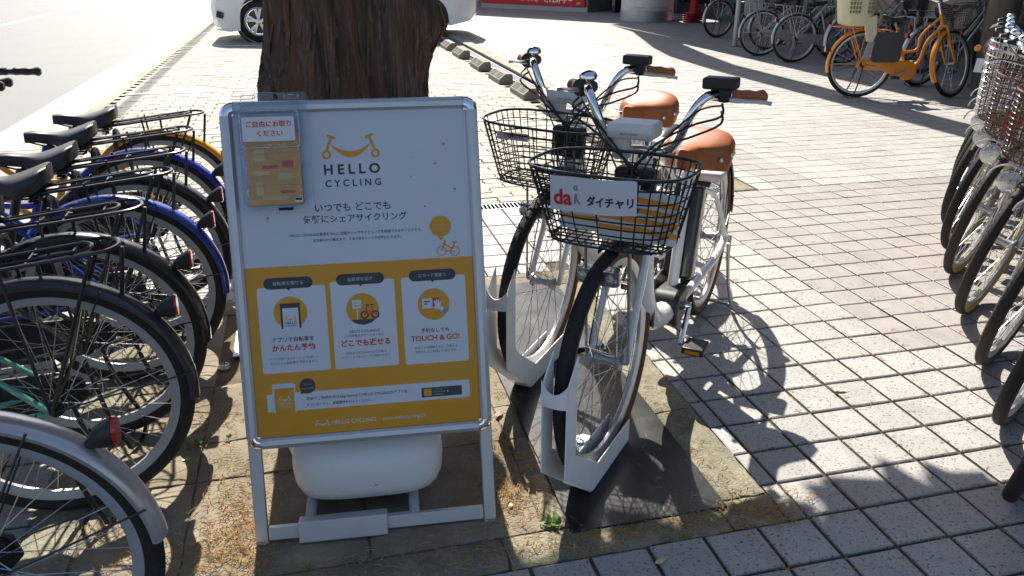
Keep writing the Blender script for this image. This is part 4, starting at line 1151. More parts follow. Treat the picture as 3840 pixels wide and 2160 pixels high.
pt('card_lettering', 'ICカードを登録すると、次回から', (1048, 871), (1151, 864), PD, 3); pt('card_lettering', '予約なしでご利用いただけます。', (1048, 882), (1151, 874), PD, 3)
P = pq((679, 1022), (1179, 963)); hh = .046
rr('info_bar', ((P[0][0]+P[1][0])/2, (P[0][1]+P[1][1])/2), P[1][0]-P[0][0], hh, .005, PWH, 1)
p = q(722, 1004); rr('info_phone', (p[0], p[1]), .056, .078, .006, PW, 2); rr('info_screen', (p[0], p[1]-.006), .048, .066, .001, PO, 3)
smile((p[0], p[1]-.002), .030, PWH, 4); text('info_lettering', 'HELLO', Matrix.Translation((p[0], p[1]-.013, .0023)), .029, PWH, poster); text('info_lettering', 'CYCLING', Matrix.Translation((p[0], p[1]-.021, .0023)), .029, PWH, poster)
disc('info_bubble', q(780, 971), .0195, PD, 3); flat('bubble_tail', pq((764, 978), (774, 987), (763, 992)), PD, 3)
pt('bubble_lettering', 'アプリで', (771, 968), (790, 966), PFW, 5); pt('bubble_lettering', 'かんたん予約', (766, 978), (795, 975), PFW, 5)
pt('info_lettering', '初めてご利用の方はApp StoreよりHELLO CYCLINGのアプリを', (777, 1003), (1027, 979), PD, 3, .01); pt('info_lettering', 'ダウンロードし、会員登録を行ってください。', (777, 1017), (940, 1002), PD, 3, .01)
p = q(1111, 977); flat('app_box', [(p[0]-.052, p[1]-.0125), (p[0]+.052, p[1]-.0125), (p[0]+.052, p[1]+.0125), (p[0]-.052, p[1]+.0125)], PD, 2); rr('app_tile', (p[0]-.036, p[1]), .020, .019, .003, PO, 3)
for k, tx in enumerate(('アプリの', 'ダウンロードは', 'こちらから')): text('app_lettering', tx, Matrix.Translation((p[0]-.008, p[1]+.007-k*.0066, .0019)), (.018, .031, .023)[k], PWH, poster)
flat('app_arrow', [(p[0]+.014, p[1]+.003), (p[0]+.018, p[1]), (p[0]+.014, p[1]-.003)], PWH, 3)
smile(q(816, 1064), .036, PWH, 2); pt('footer_lettering', 'HELLO CYCLING', (840, 1059), (948, 1049), PWH, 2); pt('footer_lettering', 'www.hellocycling.jp', (964, 1047), (1068, 1038), PWH, 2)
# clear cover sheet with waves
ACET = clear('poster_cover', (.97, .97, .98), -.026, .9, 6.5, .35, .04)
nx, ny = 24, 34; vs = []
for j in range(ny+1):
    for i in range(nx+1):
        u, v = PT-.004+(SW-2*PT+.008)*i/nx, B_+PT-.004+(SH-2*PT+.008)*j/ny
        e = min(i, nx-i, j, ny-j)/3; vs.append((u, v, .0052+min(1, e)*.0022*(sin(u*31+v*9)+sin(v*23-u*14+1.3)+.6*sin(u*60-v*41))*.5))
MB().add(vs, [(j*(nx+1)+i, j*(nx+1)+i+1, (j+1)*(nx+1)+i+1, (j+1)*(nx+1)+i) for j in range(ny) for i in range(nx)]).build('cover_sheet', ACET, sgn)

# --- leaflet holder hung on the poster stand
def bq(x, y, w=.02): return board_uv(x, y, w)
lh = thing('leaflet_holder', 'clear plastic box of orange leaflets hung on the top corner of the poster stand', 'leaflet holder', M=SMx @ Matrix.Translation((0, 0, .016)))
c1 = [bq(581, 237), bq(767, 229), bq(790, 525), bq(605, 541)]
lw = ((c1[1][0]-c1[0][0])+(c1[2][0]-c1[3][0]))/2; lhh = c1[0][1]-c1[3][1]
lc = (sum(c[0] for c in c1)/4, sum(c[1] for c in c1)/4)
def lbx(u, v, w): return (lc[0]+u*lw, lc[1]+v*lhh, w)
MB().prism([(lc[0]+x, lc[1]+y) for x, y in rrect(lw, lhh, .006)], 0, .0012).build('back_plate', CLEARP, lh, smooth=False)
pk = MB(); pw, ph, pv = lw*.84, lhh*.86, -.015*lhh
o1 = rrect(pw, ph, .014); o2 = rrect(pw*.96, ph*.97, .012)
pk.loft([[(lc[0]+x, lc[1]+pv+y, z) for x, y in oo] for oo, z in ((o1, .001), (o1, .022), (o2, .026))], cap=False)
pk.add([(lc[0]+x, lc[1]+pv+y, .026) for x, y in o2], [tuple(range(len(o2)))])
pk.build('pocket', CLEARP, lh)
for k in (.04, -.155, -.33):
    MB().tube([(lc[0]+x, lc[1]+y+k*lhh, .0268) for x, y in rrect(pw*.86, lhh*.105, lhh*.05)], .0009, 5, True).build('embossed_slot', LENS, lh)
LFO = ink('leaflet_orange', (.80, .36, .03)); LFL = ink('leaflet_pale', (.82, .58, .22)); 
lfl = MB().box(lbx(.01, -.14, .010), (pw*.86, lhh*.60, .012)).build('leaflets', LFO, lh, smooth=False)
for (u, v, w, h, m) in ((-.22, -.02, .2, .10, LFL), (.25, -.10, .22, .06, PR), (-.2, -.17, .3, .035, LFL), (.2, -.20, .26, .05, LFL), (-.25, -.30, .14, .11, LFL), (.22, -.33, .3, .025, PR), (0, -.38, .5, .03, LFL), (-.05, -.12, .3, .03, PR)):
    MB().prism(rrect(w*lw*.7, h*lhh, .003, 3), 0, .0004, Matrix.Translation(lbx(u*.8, v, .0165))).build('leaflet_print', m, lfl, smooth=False)
text('leaflet_lettering', 'CYCLING', Matrix.Translation(lbx(.05, .055, .0175)), lw*.3, PWH, lfl)
nt = MB().prism(rrect(lw*.70, lhh*.20, .003), 0, .001, Matrix.Translation(lbx(-.015, .19, .0275))).build('notice_card', ink('card_white', (.66, .66, .67)), lh, smooth=False)
text('notice_lettering', 'ご自由にお取り', Matrix.Translation(lbx(-.01, .232, .0291)), lw*.60, INKR, nt, None, .015); text('notice_lettering', 'ください', Matrix.Translation(lbx(.0, .155, .0291)), lw*.34, INKR, nt, None, .015)
MB().tube([(lc[0]+x, lc[1]+y+.19*lhh, .0272) for x, y in rrect(pw*.93, lhh*.30, .008)], .0016, 6, True).build('notice_frame', LENS, lh)
for k in (-.28, .30): MB().tube([(lc[0]+x+k*lw, lc[1]+y+.463*lhh, .0014) for x, y in rrect(lw*.19, lhh*.028, lhh*.013)], .001, 5, True).build('hang_slot', LENS, lh)
MB().lathe([(.006, 0), (.006, .004), (.003, .006), (0, .006)], 14, Matrix.Translation(lbx(.09, .463, .001))).build('fixing_screw', BLK, lh)
MB().tube([lbx(.02, -.475, .004), lbx(.22, -.475, .004)], .0035, 8).build('clip', BLK, lh)
stk = MB().prism(rrect(lw*.11, lhh*.036, .002), 0, .0006, Matrix.Translation(lbx(.32, -.40, .0272))).build('maker_sticker', ink('sticker_white', (.7, .7, .7)), lh, smooth=False)
MB().prism(rrect(lw*.095, lhh*.018, .001), .0006, .0009, Matrix.Translation(lbx(.32, -.395, .0272))).build('sticker_bar', INKD, stk, smooth=False)

# --- white water weight behind the board, on two grey tubes
wt = thing('water_weight', 'white dirty plastic water weight standing under the poster stand', 'weight', (-1.125, -.035, 0), SA)
WPL = mat('weight_polythene', (.74, .74, .72), .4, 0, .05, 6, .05, 80, sss=.1)
k = NT(WPL); pb = k.n['Principled BSDF']
gpos = k.add('ShaderNodeTexCoord').outputs['Object']
sp_ = k.noise(k.mapping(gpos, (1, 1, 2.2)), 46, 3, .65, 1.2).outputs[0]
cur = pb.inputs['Base Color'].links[0].from_socket
cl = k.noise(gpos, 7, 2).outputs[0]
f_ = k.math('MULTIPLY', k.ramp(sp_, [(.665, 0.0), (.70, 1.0)]), k.ramp(cl, [(.42, 0.0), (.62, 1.0)]))
k.l.new(k.mix(f_, cur, (.06, .055, .05)), pb.inputs['Base Color'])
rings = []
def sup(a, b, z, cx=0, cy=0, e=.55, n=40):
    return [(cx+a*(abs(cos(2*pi*i/n))**e)*(1 if cos(2*pi*i/n) > 0 else -1), cy+b*(abs(sin(2*pi*i/n))**e)*(1 if sin(2*pi*i/n) > 0 else -1), z) for i in range(n)]
for a, b, z, cy in ((.10, .07, .045, 0), (.165, .12, .047, 0), (.19, .145, .062, 0), (.20, .155, .09, 0), (.203, .157, .13, 0), (.20, .152, .165, 0), (.19, .14, .195, .0), (.165, .115, .215, .01), (.14, .09, .222, .02), (.125, .075, .24, .03), (.12, .07, .27, .035), (.105, .055, .29, .035), (.05, .02, .293, .035)):
    rings.append(sup(a, b, z, 0, cy))
MB().loft(rings).build('body', WPL, wt, angle=80)
MB().tube(smoothpts([(-.19, -.02, .14), (-.205, -.02, .21), (-.19, -.005, .275), (-.10, .01, .28)], 6), .016, 10).build('handle', WPL, wt)
for xx in (-.155, .115):
    MB().tube([(xx, -.205, .033), (xx, .30, .033)], .0145, 12).build('tube', mat('tube_grey', (.42, .44, .45), .4, .2), wt)
MB().tube([(-.17, -.195, .028), (.13, -.195, .028)], .012, 10).build('cross_tube', MATS['tube_grey'], wt)

# ================================================================== TREE
BARK = bpy.data.materials.new('bark'); BARK.use_nodes = True
k = NT(BARK); pb = k.n['Principled BSDF']
gp = k.add('ShaderNodeTexCoord').outputs['Object']
st1 = k.noise(k.mapping(gp, (1, 1, .06)), 38, 6, .65, .5).outputs[0]
st2 = k.noise(k.mapping(gp, (1, 1, .12)), 110, 4, .6, .3).outputs[0]
bigz = k.noise(gp, 3.5, 4).outputs[0]
wide = k.noise(k.mapping(gp, (1, 1, .10)), 9, 3, .6, .3).outputs[0]
c = k.mix(k.ramp(st1, [(.35, 0.0), (.65, 1.0)]), (.045, .032, .026), (.19, .135, .10))
c = k.mix(k.ramp(wide, [(.45, 0.0), (.62, .8)]), c, (.20, .095, .055))
c = k.mix(k.ramp(st2, [(.56, 0.0), (.72, .7)]), c, (.30, .25, .21))
k.l.new(c, pb.inputs['Base Color']); pb.inputs['Roughness'].default_value = .92; pb.inputs['Specular IOR Level'].default_value = .15
h_ = k.math('ADD', st1, k.math('MULTIPLY', st2, .5))
bp_ = k.add('ShaderNodeBump', inp={0: .9, 1: .02, 'Height': h_}); k.l.new(bp_.outputs[0], pb.inputs['Normal'])
TC = Vector((-1.062, 1.06, 0))
tree = thing('tree', 'old tree trunk with dark furrowed reddish bark behind the poster stand', 'tree', TC)
from mathutils import noise as mn
def bark_r(a, z):
    tw = a+z*.5
    fl = .0
    for ai, wi, di in ((-1.98, .13, .17), (-1.42, .10, .12), (-2.52, .10, .13), (-.85, .13, .16), (-1.15, .05, .06), (-2.25, .05, .06), (-1.7, .045, .05), (.2, .2, .1), (1.4, .25, .1), (2.5, .2, .1)):
        d = (tw-ai+pi) % (2*pi)-pi
        fl -= di*math.exp(-(d/wi)**2)
    fl += .030*sin(3*tw+.5)+.02*sin(5*tw+1.3)
    n1 = mn.fractal(Vector((cos(tw)*4.5, sin(tw)*4.5, z*.55)), 1.0, 2.1, 5)
    n2 = mn.noise(Vector((cos(tw)*22, sin(tw)*22, z*1.6)))
    r = .272*(1+fl+.06*n1+.035*n2)
    r *= 1+.42*math.exp(-z/.22)*(1+.25*sin(4*a+.6))
    r *= 1-.035*max(0, z-1)
    # swelling low on the left, burl on the right
    dl = ((a+2.75+pi) % (2*pi))-pi; r += .05*math.exp(-(dl/.5)**2-((z-.93)/.16)**2)
    dr = ((a+.12+pi) % (2*pi))-pi; r += .07*math.exp(-(dr/.35)**2-((z-1.17)/.10)**2)
    return r
NA, NZ = 260, 150; vs = []
for j in range(NZ+1):
    z = -.05+3.6*(j/NZ)**1.35; lean = Vector((.012*z, .0, 0))
    for i in range(NA):
        a = 2*pi*i/NA; r = bark_r(a, max(z, 0)); vs.append((r*cos(a)*1.0+lean.x, r*sin(a), z))
MB().add(vs, [(j*NA+i, j*NA+(i+1) % NA, (j+1)*NA+(i+1) % NA, (j+1)*NA+i) for j in range(NZ) for i in range(NA)]).build('trunk', BARK, tree, angle=70)
bu = MB(); rings = []
for i in range(9):
    t = i/8; rr_ = .068*sin(pi*(.18+.64*t))
    rings.append([(.215+.115*t, -.03+rr_*cos(2*pi*q_/18)*1.05*(1+.12*sin(3*q_)), 1.165+rr_*1.25*sin(2*pi*q_/18)*(1+.1*cos(2*q_))-.01*t) for q_ in range(18)])
bu.loft(rings).build('burl', BARK, tree, angle=60)
# loose bark strips
for i in range(46):
    a = random.uniform(-3.1, .1); z = random.uniform(.75, 1.45); L = random.uniform(.06, .28); r = bark_r(a, z)+.002; w = random.uniform(.004, .012)/r
    vs = []
    for s_ in range(6):
        t = s_/5; zz = z+L*t; rr_ = bark_r(a, zz)+.003+.010*(1-t)**2*random.uniform(.2, 1)
        for da in (-w, w): vs.append((rr_*cos(a+da+.03*t)+.012*zz, rr_*sin(a+da+.03*t), zz))
    MB().add(vs, [(2*s_, 2*s_+1, 2*s_+3, 2*s_+2) for s_ in range(5)]).build('bark_strip', BARK, tree)
limb = []
for i in range(22):
    a = random.uniform(0, 2*pi); z = random.uniform(2.4, 3.4) if i < 8 else random.uniform(3.4, 8.5); L = random.uniform(1.2, 2.2)*(1.05-z/14)
    base = Vector((.0, 0, z)); tip = base+Vector((cos(a)*L, sin(a)*L, L*random.uniform(-.05, .35)))
    limb.append((base, tip)); MB().tube(smoothpts([base, base.lerp(tip, .5)+Vector((0, 0, .12)), tip], 5), [.05-.004*q_ for q_ in range(11)], 7).build('limb', BARK, tree)
MB().tube([(.03, 0, 3.4), (.06, 0, 6), (.05, 0, 9.6)], [.235, .15, .03], 14).build('leader', BARK, tree)
LEAF = bpy.data.materials.new('conifer_leaf'); LEAF.use_nodes = True
k = NT(LEAF); pb = k.n['Principled BSDF']
k.l.new(k.mix(k.noise(k.add('ShaderNodeTexCoord').outputs['Object'], 3, 3).outputs[0], (.045, .07, .018), (.11, .10, .025)), pb.inputs['Base Color']); pb.inputs['Roughness'].default_value = .7
rnd = random.Random(3); lv = MB()
def spray(P, s_):
    d = Vector((rnd.gauss(0, 1), rnd.gauss(0, 1), rnd.gauss(0, .35))).normalized(); u = d.orthogonal().normalized()
    v0 = P; side = d.cross(u)
    lv.add([P-side*s_*.22, P+d*s_*.5-side*s_*.4, P+d*s_, P+d*s_*.5+side*s_*.4], [(0, 1, 2, 3)])
cnt = 0
while cnt < 15000:
    z = rnd.uniform(2.3, 9.5) if cnt > 9000 else rnd.uniform(2.2, 4.2); R_c = (2.1 if z > 2.6 else 1.8)*(1-(z-2.4)/8.6)+.15
    a = rnd.uniform(0, 2*pi); r = R_c*sqrt(rnd.random()); P = Vector((r*cos(a), r*sin(a), z))
    if mn.noise(P*.9) < -.32 or P.y < -.3-.25*rnd.random(): continue  # camera side of the crown cut away to let skylight reach the poster
    if P.y+TC.y-.93*z > -.56+.10*mn.noise(Vector((P.x*1.7, 0, 1)))-.10*max(0, -.6-P.x): continue     # unseen foliage trimmed so its shadow starts in front of the pit
    spray(P, rnd.uniform(.14, .30)); cnt += 1
lv.build('crown', LEAF, tree, smooth=False, kind='stuff')

# ================================================================== CAR
CARW = mat('car_pearl_white', (.85, .84, .81), .22, 0, .03, 2, coat=1.0, rvar=.03)
car = thing('parked_car', 'white minivan parked across the far bay, its wheels showing behind the tree trunk', 'car', (0, 13.25, -.018))
CX0, CX1, WF, WR, CRW = -2.74, 1.96, -1.97, .98, .345
def arch(cx, r=.40):
    return [(cx+r*cos(a), CRW+r*sin(a)) for a in [pi-.28*0+ -pi*i/14 for i in range(15)]]
lower = [(CX0+.10, .20), (WF-.42, .20)] + [(x, z) for x, z in arch(WF) if z > .2] + [(WF+.42, .20), (WR-.42, .20)] + [(x, z) for x, z in arch(WR)] + [(WR+.42, .22), (CX1-.12, .30)]
upper = [(CX1, .42), (CX1+.02, .75), (CX1, 1.05), (CX1-.10, 1.55), (CX1-.30, 1.80), (CX1-.9, 1.87), (-.6, 1.86), (-1.35, 1.72), (-2.05, 1.12), (-2.5, .98), (CX0+.03, .80), (CX0-.02, .55), (CX0+.0, .32)]
side = lower+upper; cxm = (CX0+CX1)/2
def ring_at(y, k, kt):
    out = []
    for x, z in side:
        f = k if (z > .95 or x < CX0+.15 or x > CX1-.15) else k*.35
        yy = y
        if z > 1.0: yy = y+(.16*(z-1.0)/.85 if y < .5 else -.16*(z-1.0)/.85)
        xx = x
        if x < CX0+.6: xx = x+k*1.5*(CX0+.6-x)/.6
        if x > CX1-.5: xx = x-k*1.2*(x-CX1+.5)/.5
        out.append((xx, yy, z-(f*.5 if z > 1.5 else 0)))
    return out
MB().loft([ring_at(0, .16, 0), ring_at(.05, .06, 0), ring_at(.25, .0, 0), ring_at(1.55, 0, 0), ring_at(1.75, .06, 0), ring_at(1.80, .16, 0)]).build('body', CARW, car, angle=32)
GLS = mat('car_glass', (.02, .022, .025), .06, 0, .05, 4, coat=1.0)
MB().add([(-1.85, .135, 1.16), (1.55, .135, 1.16), (1.45, .175, 1.62), (-.95, .175, 1.66)], [(0, 1, 2, 3)]).build('side_window', GLS, car, smooth=False)
CRIM, CTYR = mat('car_alloy', (.66, .66, .67), .22, .7, .04, 10, rvar=.05), rubber('car_tyre', (.018, .018, .019))
MB().box((cxm, .9, .55), (3.3, 1.5, .7)).build('underbody', BLK, car, smooth=False)
for cx in (WF, WR):
    MB().rev([(.40, .0), (.40, .32), (.36, .32), (.36, .0)], n=40, c=(cx, .03, CRW)).build('wheel_well', BLK, car)
    w = thing_ = obj('wheel', MB().rev([(.245, -.105), (.245, .10), (.225, .10), (.215, -.095), (.232, -.112)], n=48).mesh('carrim'), CRIM, car, loc=(cx, .135, CRW))
    MB().rev([(.245, -.11), (.262, -.122), (.30, -.122), (.333, -.105), (.345, -.08), (.345, .08), (.333, .105), (.245, .11)], n=56).build('tyre', CTYR, w)
    sp = MB()
    for i in range(5):
        for da in (-.13, .13):
            a = 2*pi*i/5+pi/2+da
            d0, d1 = Vector((cos(a-da*.2), 0, sin(a-da*.2))), Vector((cos(a+da*.35), 0, sin(a+da*.35))); n_ = Vector((-sin(a), 0, cos(a)))
            P = [d0*.05-n_*.014, d0*.05+n_*.014, d1*.228+n_*.026, d1*.228-n_*.026]
            vs = [p+Vector((0, -.098-.012*(j < 2), 0)) for j, p in enumerate(P)]+[p+Vector((0, -.055, 0)) for p in P]
            sp.add(vs, [(0, 1, 2, 3), (7, 6, 5, 4), (0, 4, 5, 1), (1, 5, 6, 2), (2, 6, 7, 3), (3, 7, 4, 0)])
    sp.build('wheel_spokes', CRIM, w, angle=25)
    Mx = Matrix.Rotation(pi/2, 4, 'X')
    MB().lathe([(.205, .0), (.205, .02), (0, .02)], 32, Matrix.Translation((0, -.01, 0)) @ Mx).build('brake_disc', mat('brake_iron', (.10, .10, .10), .45, .6), w)
    MB().lathe([(.062, .085), (.055, .108), (.03, .114), (0, .115)], 24, Mx).build('hub_cap', CRIM, w)
    for i in range(5):
        a = 2*pi*i/5+pi/2+pi/5
        MB().lathe([(.011, .095), (.011, .107), (0, .108)], 8, Matrix.Translation((.082*cos(a), 0, .082*sin(a))) @ Mx).build('wheel_nut', BLK, w)
MB().add([(CX0+.075, -.004, .44), (CX0+.19, -.012, .40), (CX0+.21, -.012, .50), (CX0+.10, -.004, .54)], [(0, 1, 2, 3)]).build('fog_lamp', BLK, car, smooth=False)
MB().tube(smoothpts([(CX0+.06, .02, .235), (CX0+.25, -.012, .205), (WF-.45, -.012, .20)], 4), .014, 6).build('bumper_lip', CARW, car)
MB().box((.0, -.012, .24), (2.05, .03, .10)).build('sill', CARW, car, smooth=False, bevel=.012)
for x_ in (-.62, .42): MB().box((x_, -.0015, .66), (.006, .004, .75)).build('door_gap', BLK, car, smooth=False)
MB().tube([(WF+.42, -.003, .62), (WR-.42, -.003, .66)], .008, 6).build('body_crease', CARW, car)

# ================================================================== WHEEL STOPS
def wheel_stop(label, y):
    t = thing('wheel_stop', label, 'wheel stop', (1.055, y, -.018), 0, 'concrete wheel stops along the kerb')
    pf = [(-.085, 0), (.085, 0), (.085, .10), (.065, .12), (-.005, .12), (-.085, .055)]
    MB().prism(pf, 0, .60, Matrix(((1, 0, 0, 0), (0, 0, 1, 0), (0, 1, 0, 0), (0, 0, 0, 1)))).build('block', STOPM, t, smooth=False, bevel=.006)
    sl = MB()
    d = Vector((.08, 0, .065)).normalized(); n_ = Vector((-.065, 0, .08)).normalized()
    for i in range(4):
        p = Vector((-.085, 0, .055))+d*(.022+.021*i)+n_*.0015
        for y0, y1 in ((.05, .27), (.33, .55)):
            MB().add([p-d*.0065+Vector((0, y0, 0)), p+d*.0065+Vector((0, y0, 0)), p+d*.0065+Vector((0, y1, 0)), p-d*.0065+Vector((0, y1, 0))], [(0, 1, 2, 3)]).build('slot', BLK, t, smooth=False)
    return t
ord_ = ['farthest', 'second farthest', 'third farthest', 'fourth farthest', 'fifth farthest', 'sixth farthest', 'seventh farthest', 'eighth farthest']
for i, y in enumerate((11.13, 10.02, 8.60, 7.40, 6.26, 5.08, 3.92, 2.85)):
    wheel_stop('%s grooved concrete wheel stop beside the kerb%s' % (ord_[i], ', seen through the rear basket' if i > 5 else ''), y)

# ================================================================== PLAZA: orange bicycle, grey bicycles
ORP = paint('paint_orange', (.72, .24, .008)); STL = mat('grey_silver_paint', (.40, .41, .43), .3, .5, .06, 9, coat=.4)
ob, OSM = city_bike('orange bicycle carrying a cream child seat, in front of the grey bicycles', 'bicycle', None, place(4.42, 5.51, radians(-15)),
    dict(R=.345, WB=.965, frame=ORP, fender=ORP, carrier=True, metal=ORP, standm=BLKM, casem=ORP, fa=(40, 195), ffa=(62, 212), steer=.62, basket='mesh', sad=(.26, .82), ra=158, rim=RIMM, hz=1.0, side_stand=False, drum=BLK, cz=.715))
CREAM = plastic('cream_plastic', (.62, .57, .38), .5)
seat = MB(); rings = []
for z, a, b, cx in ((.725, .10, .10, -.13), (.745, .15, .145, -.13), (.83, .165, .165, -.13), (.93, .175, .175, -.135), (1.06, .175, .18, -.15), (1.2, .165, .18, -.175)):
    rings.append([(cx+x, y, z) for x, y in rrect(2*a, 2*b, min(a, b)*.75, 6)])
cs = thing('child_seat', 'cream plastic child seat with grille sides mounted on the orange bicycle', 'child seat', M=ob.matrix_world.copy() if False else place(4.42, 5.51, radians(-15)))
seat.loft(rings, cap=False).build('shell', CREAM, cs, angle=60)
MB().box((-.13, 0, .738), (.18, .18, .03)).build('shell_floor', CREAM, cs, smooth=False, bevel=.01)
MB().prism([(-.06, .80), (.06, .84), (.085, .66), (.06, .58), (.0, .58)], -.02, .02, Matrix.Translation((-.03, -.14, 0)) @ Matrix.Rotation(pi/2, 4, 'X')).build('leg_guard', CREAM, cs, smooth=False, bevel=.004)
GRL = mat('grille_hole', (.20, .18, .12), .7)
for r_ in range(4):
    for c_ in range(5):
        for (x0, z0) in ((-.25, .87), (-.07, .87)):
            if c_ < 4: MB().box((x0+c_*.03, -.176-.0015*r_*0, z0+r_*.04), (.018, .006, .026)).build('grille_slot', GRL, cs, smooth=False)
for s_ in (-1,):
    MB().prism([(.0, .58), (.06, .58), (.03, .40), (-.04, .40)], -.012, .012, Matrix.Translation((.0, -.12, 0)) @ Matrix.Rotation(pi/2, 4, 'X')).build('foot_rest', plastic('footrest_grey', (.30, .30, .33)), cs, smooth=False, bevel=.004)
bx_ = thing('battery_pack', 'dark grey side guard panel hanging under the child seat of the orange bicycle', 'guard panel', M=place(4.42, 5.51, radians(-15)))
MB().prism(rrect(.30, .30, .05), -.008, .008, Matrix.Translation((.21, -.10, .52)) @ Matrix.Rotation(pi/2, 4, 'X')).build('panel', plastic('guard_dark', (.05, .05, .055)), bx_, smooth=False, bevel=.004)
CYAN = paint('paint_cyan', (.05, .30, .55))
for (x, y, ph, fr, fe, lb_, bk) in ((5.396, 9.178, -17, STL, STL, 'silver bicycle with bright rear mudguard parked beside the round pole', None),
        (5.432, 8.344, -9, STL, STL, 'grey bicycle with bare chrome rear wheel, in front of the silver one by the pole', None),
        (5.93, 7.93, 6, SILV, SILV, 'silver bicycle with pale mudguard just left behind the cream child seat', 'mesh'),
        (6.159, 12.0, 8, CYAN, STL, 'bicycle with light blue frame standing beyond the round pole', None),
        (5.60, 6.02, 10, STL, SILV, 'silver bicycle with red reflector directly behind the orange bicycle', 'mesh'),
        (6.45, 7.0, 4, GRYP, DRK, 'black bicycle in the dark row behind the orange bicycle', 'mesh'),
        (6.35, 8.75, -6, STL, DRK, 'dark bicycle behind the grey ones under the eaves', 'mesh'),
        (5.95, 9.9, -12, SILV, STL, 'silver bicycle partly hidden between the pole and the grey bicycles', None)):
    city_bike(lb_, 'bicycle', 'bicycles parked under the eaves', place(x, y, radians(ph)), dict(frame=fr, fender=fe, carrier=True, metal=GALV, standm=BLKM, rim=RIMM, basket=bk, casem=STL if fr is not GRYP else BLK, crank=random.uniform(0, 6), fa=(25, 192), ra=140, steer=random.uniform(-.2, .2), sad=(.26, .82), lock=True))

# ================================================================== RIGHT ROW OF LEANING BICYCLES
PUR, CRM, WIN = paint('paint_purple', (.16, .08, .30)), paint('paint_cream', (.66, .60, .30)), paint('paint_wine', (.12, .02, .025))
BRN = mat('brown_wire', (.09, .045, .028), .4, .1); SLVW = mat('silver_wire', (.66, .66, .66), .25, .8)
PH = radians(29)
row = [((2.80, 2.16), WIN, 'round', SLVW, None, TYREB, 'farthest leaning bicycle of the right row, with wine red frame'),
       ((2.52, 1.87), PUR, 'round', SLVW, None, TYREB, 'purple leaning bicycle with silver wire basket in the right row'),
       ((2.22, 1.565), PUR, 'round', SLVW, SKINB, TYRE, 'dark purple leaning bicycle, third farthest in the right row'),
       ((1.945, 1.245), CRM, 'mesh', BRN, SKINY, TYRE, 'cream yellow leaning bicycle with brown basket in the right row'),
       ((1.715, .965), WHITEP, 'mesh', BRN, SKINY, TYREB, 'white leaning bicycle with ochre tyre walls, next to the cream one'),
       ((1.436, .575), SILV, 'mesh', BRN, SKINY, TYREB, 'silver leaning bicycle with the widest ochre tyre walls in the right row'),
       ((1.171, .174), WIN, 'mesh', BLKM, None, TYREB, 'wine red leaning bicycle with dark mudguard, third nearest in the right row'),
       ((.923, -.174), GRYP, 'mesh', BLKM, None, TYREB, 'black leaning bicycle, second nearest in the right row'),
       ((.652, -.491), SILV, 'round', SLVW, None, TYREB, 'nearest leaning bicycle at the lower right edge of the picture')]
for i, ((fx, fy), fr, bk, bm_, sw, ty, lb_) in enumerate(row):
    rx, ry = fx+1.10*cos(PH), fy+1.10*sin(PH)
    st_ = random.uniform(-.03, .03)
    city_bike(lb_, 'bicycle', 'bicycles leaning in the row on the right', place(rx, ry, PH+pi, radians(-11.5)),
        dict(frame=fr, fender=SLVW if i % 3 else fr, ffa=(84, 168), forkm=fr, side=sw, tyre=ty, tread=True, rim=RIMM, basket=bk, basketm=bm_, bz=.675, bx=1.15, lamp='round', side_stand=True, grip=LEATH if i in (3, 4) else BLK,
             barm=CHROME, leverm=GALV, staym=GALV, sad=(.26, .80), crank=random.uniform(0, 6), hz=.965, steer=st_, carrier=False, nsp=36, standm=GALV))
TAGR = ink('tag_red', (.62, .06, .03))
for i, (x, y, z, rz) in enumerate(((3836, 560, .56, .3), (3838, 610, .55, .9))):
    p = ground(x-20, y, .60)
tgm = place(1.98, 1.05, PH+pi/2+pi, 0) 
tg = thing('price_tag', 'red paper tag hanging on a leaning bicycle at the right edge', 'tag', (1.90, 1.02, .74), -PH-.6)
MB().box((0, 0, -.07), (.085, .0012, .14)).build('card', TAGR, tg, smooth=False)
text('tag_lettering', 'キ', Matrix.Translation((-.01, -.001, -.035)) @ Matrix.Rotation(pi/2, 4, 'X'), .04, PAPW, tg)
MB().tube([(0, 0, 0), (.01, .01, .06), (.0, .03, .10)], .0012, 5).build('string', BLK, tg)

# ================================================================== BUILDINGS, EAVES, PLAZA FURNITURE
WALLD = mat('dark_shop_wall', (.045, .043, .042), .5, 0, .2, 3, .1, 60); WALLG = mat('grey_wall', (.20, .20, .195), .7, 0, .12, 4, .15, 60)
EAVE = mat('eaves_render', (.42, .41, .39), .8, 0, .08, 3, .1, 80)
shop = thing('shop_building', 'dark shop front under wide eaves behind the parked bicycles', 'building', (8.3, 8, 0))
MB().box((1.0, 3, 2.1), (2.0, 30, 4.2)).build('wall', WALLD, shop, smooth=False)
for yy in (-6, -3, 0, 3, 6, 9): MB().box((-.03, yy, 1.5), (.06, 2.4, 2.4)).build('window', GLS, shop, smooth=False); MB().box((-.05, yy+1.45, 1.6), (.1, .12, 3.2)).build('mullion', WALLG, shop, smooth=False)
EZ = 4.2; SHY = EZ/math.tan(SUN_EL)*cos(SUN_AZ); SHX = EZ/math.tan(SUN_EL)*sin(SUN_AZ)
def overhang(name, poly):
    MB().prism([(x+SHX-8.3, y+SHY-8) for x, y in poly], EZ, EZ+.25).build(name, EAVE, shop, smooth=False)
overhang('eaves_beam', [(4.05, -8), (4.50, -8), (4.50, 4.6), (4.52, 8.5), (4.75, 9.9), (5.02, 11.2), (5.35, 12.2), (5.28, 15.4), (5.10, 13.5), (4.80, 12.4), (4.30, 10.6), (4.06, 9.4), (3.98, 8.0), (4.02, 5.5)])
overhang('eaves_slab', [(5.06, -8), (8.4, -8), (8.4, 15.4), (5.36, 15.4), (5.36, 12.3), (5.05, 11.1), (5.06, 9.4)])
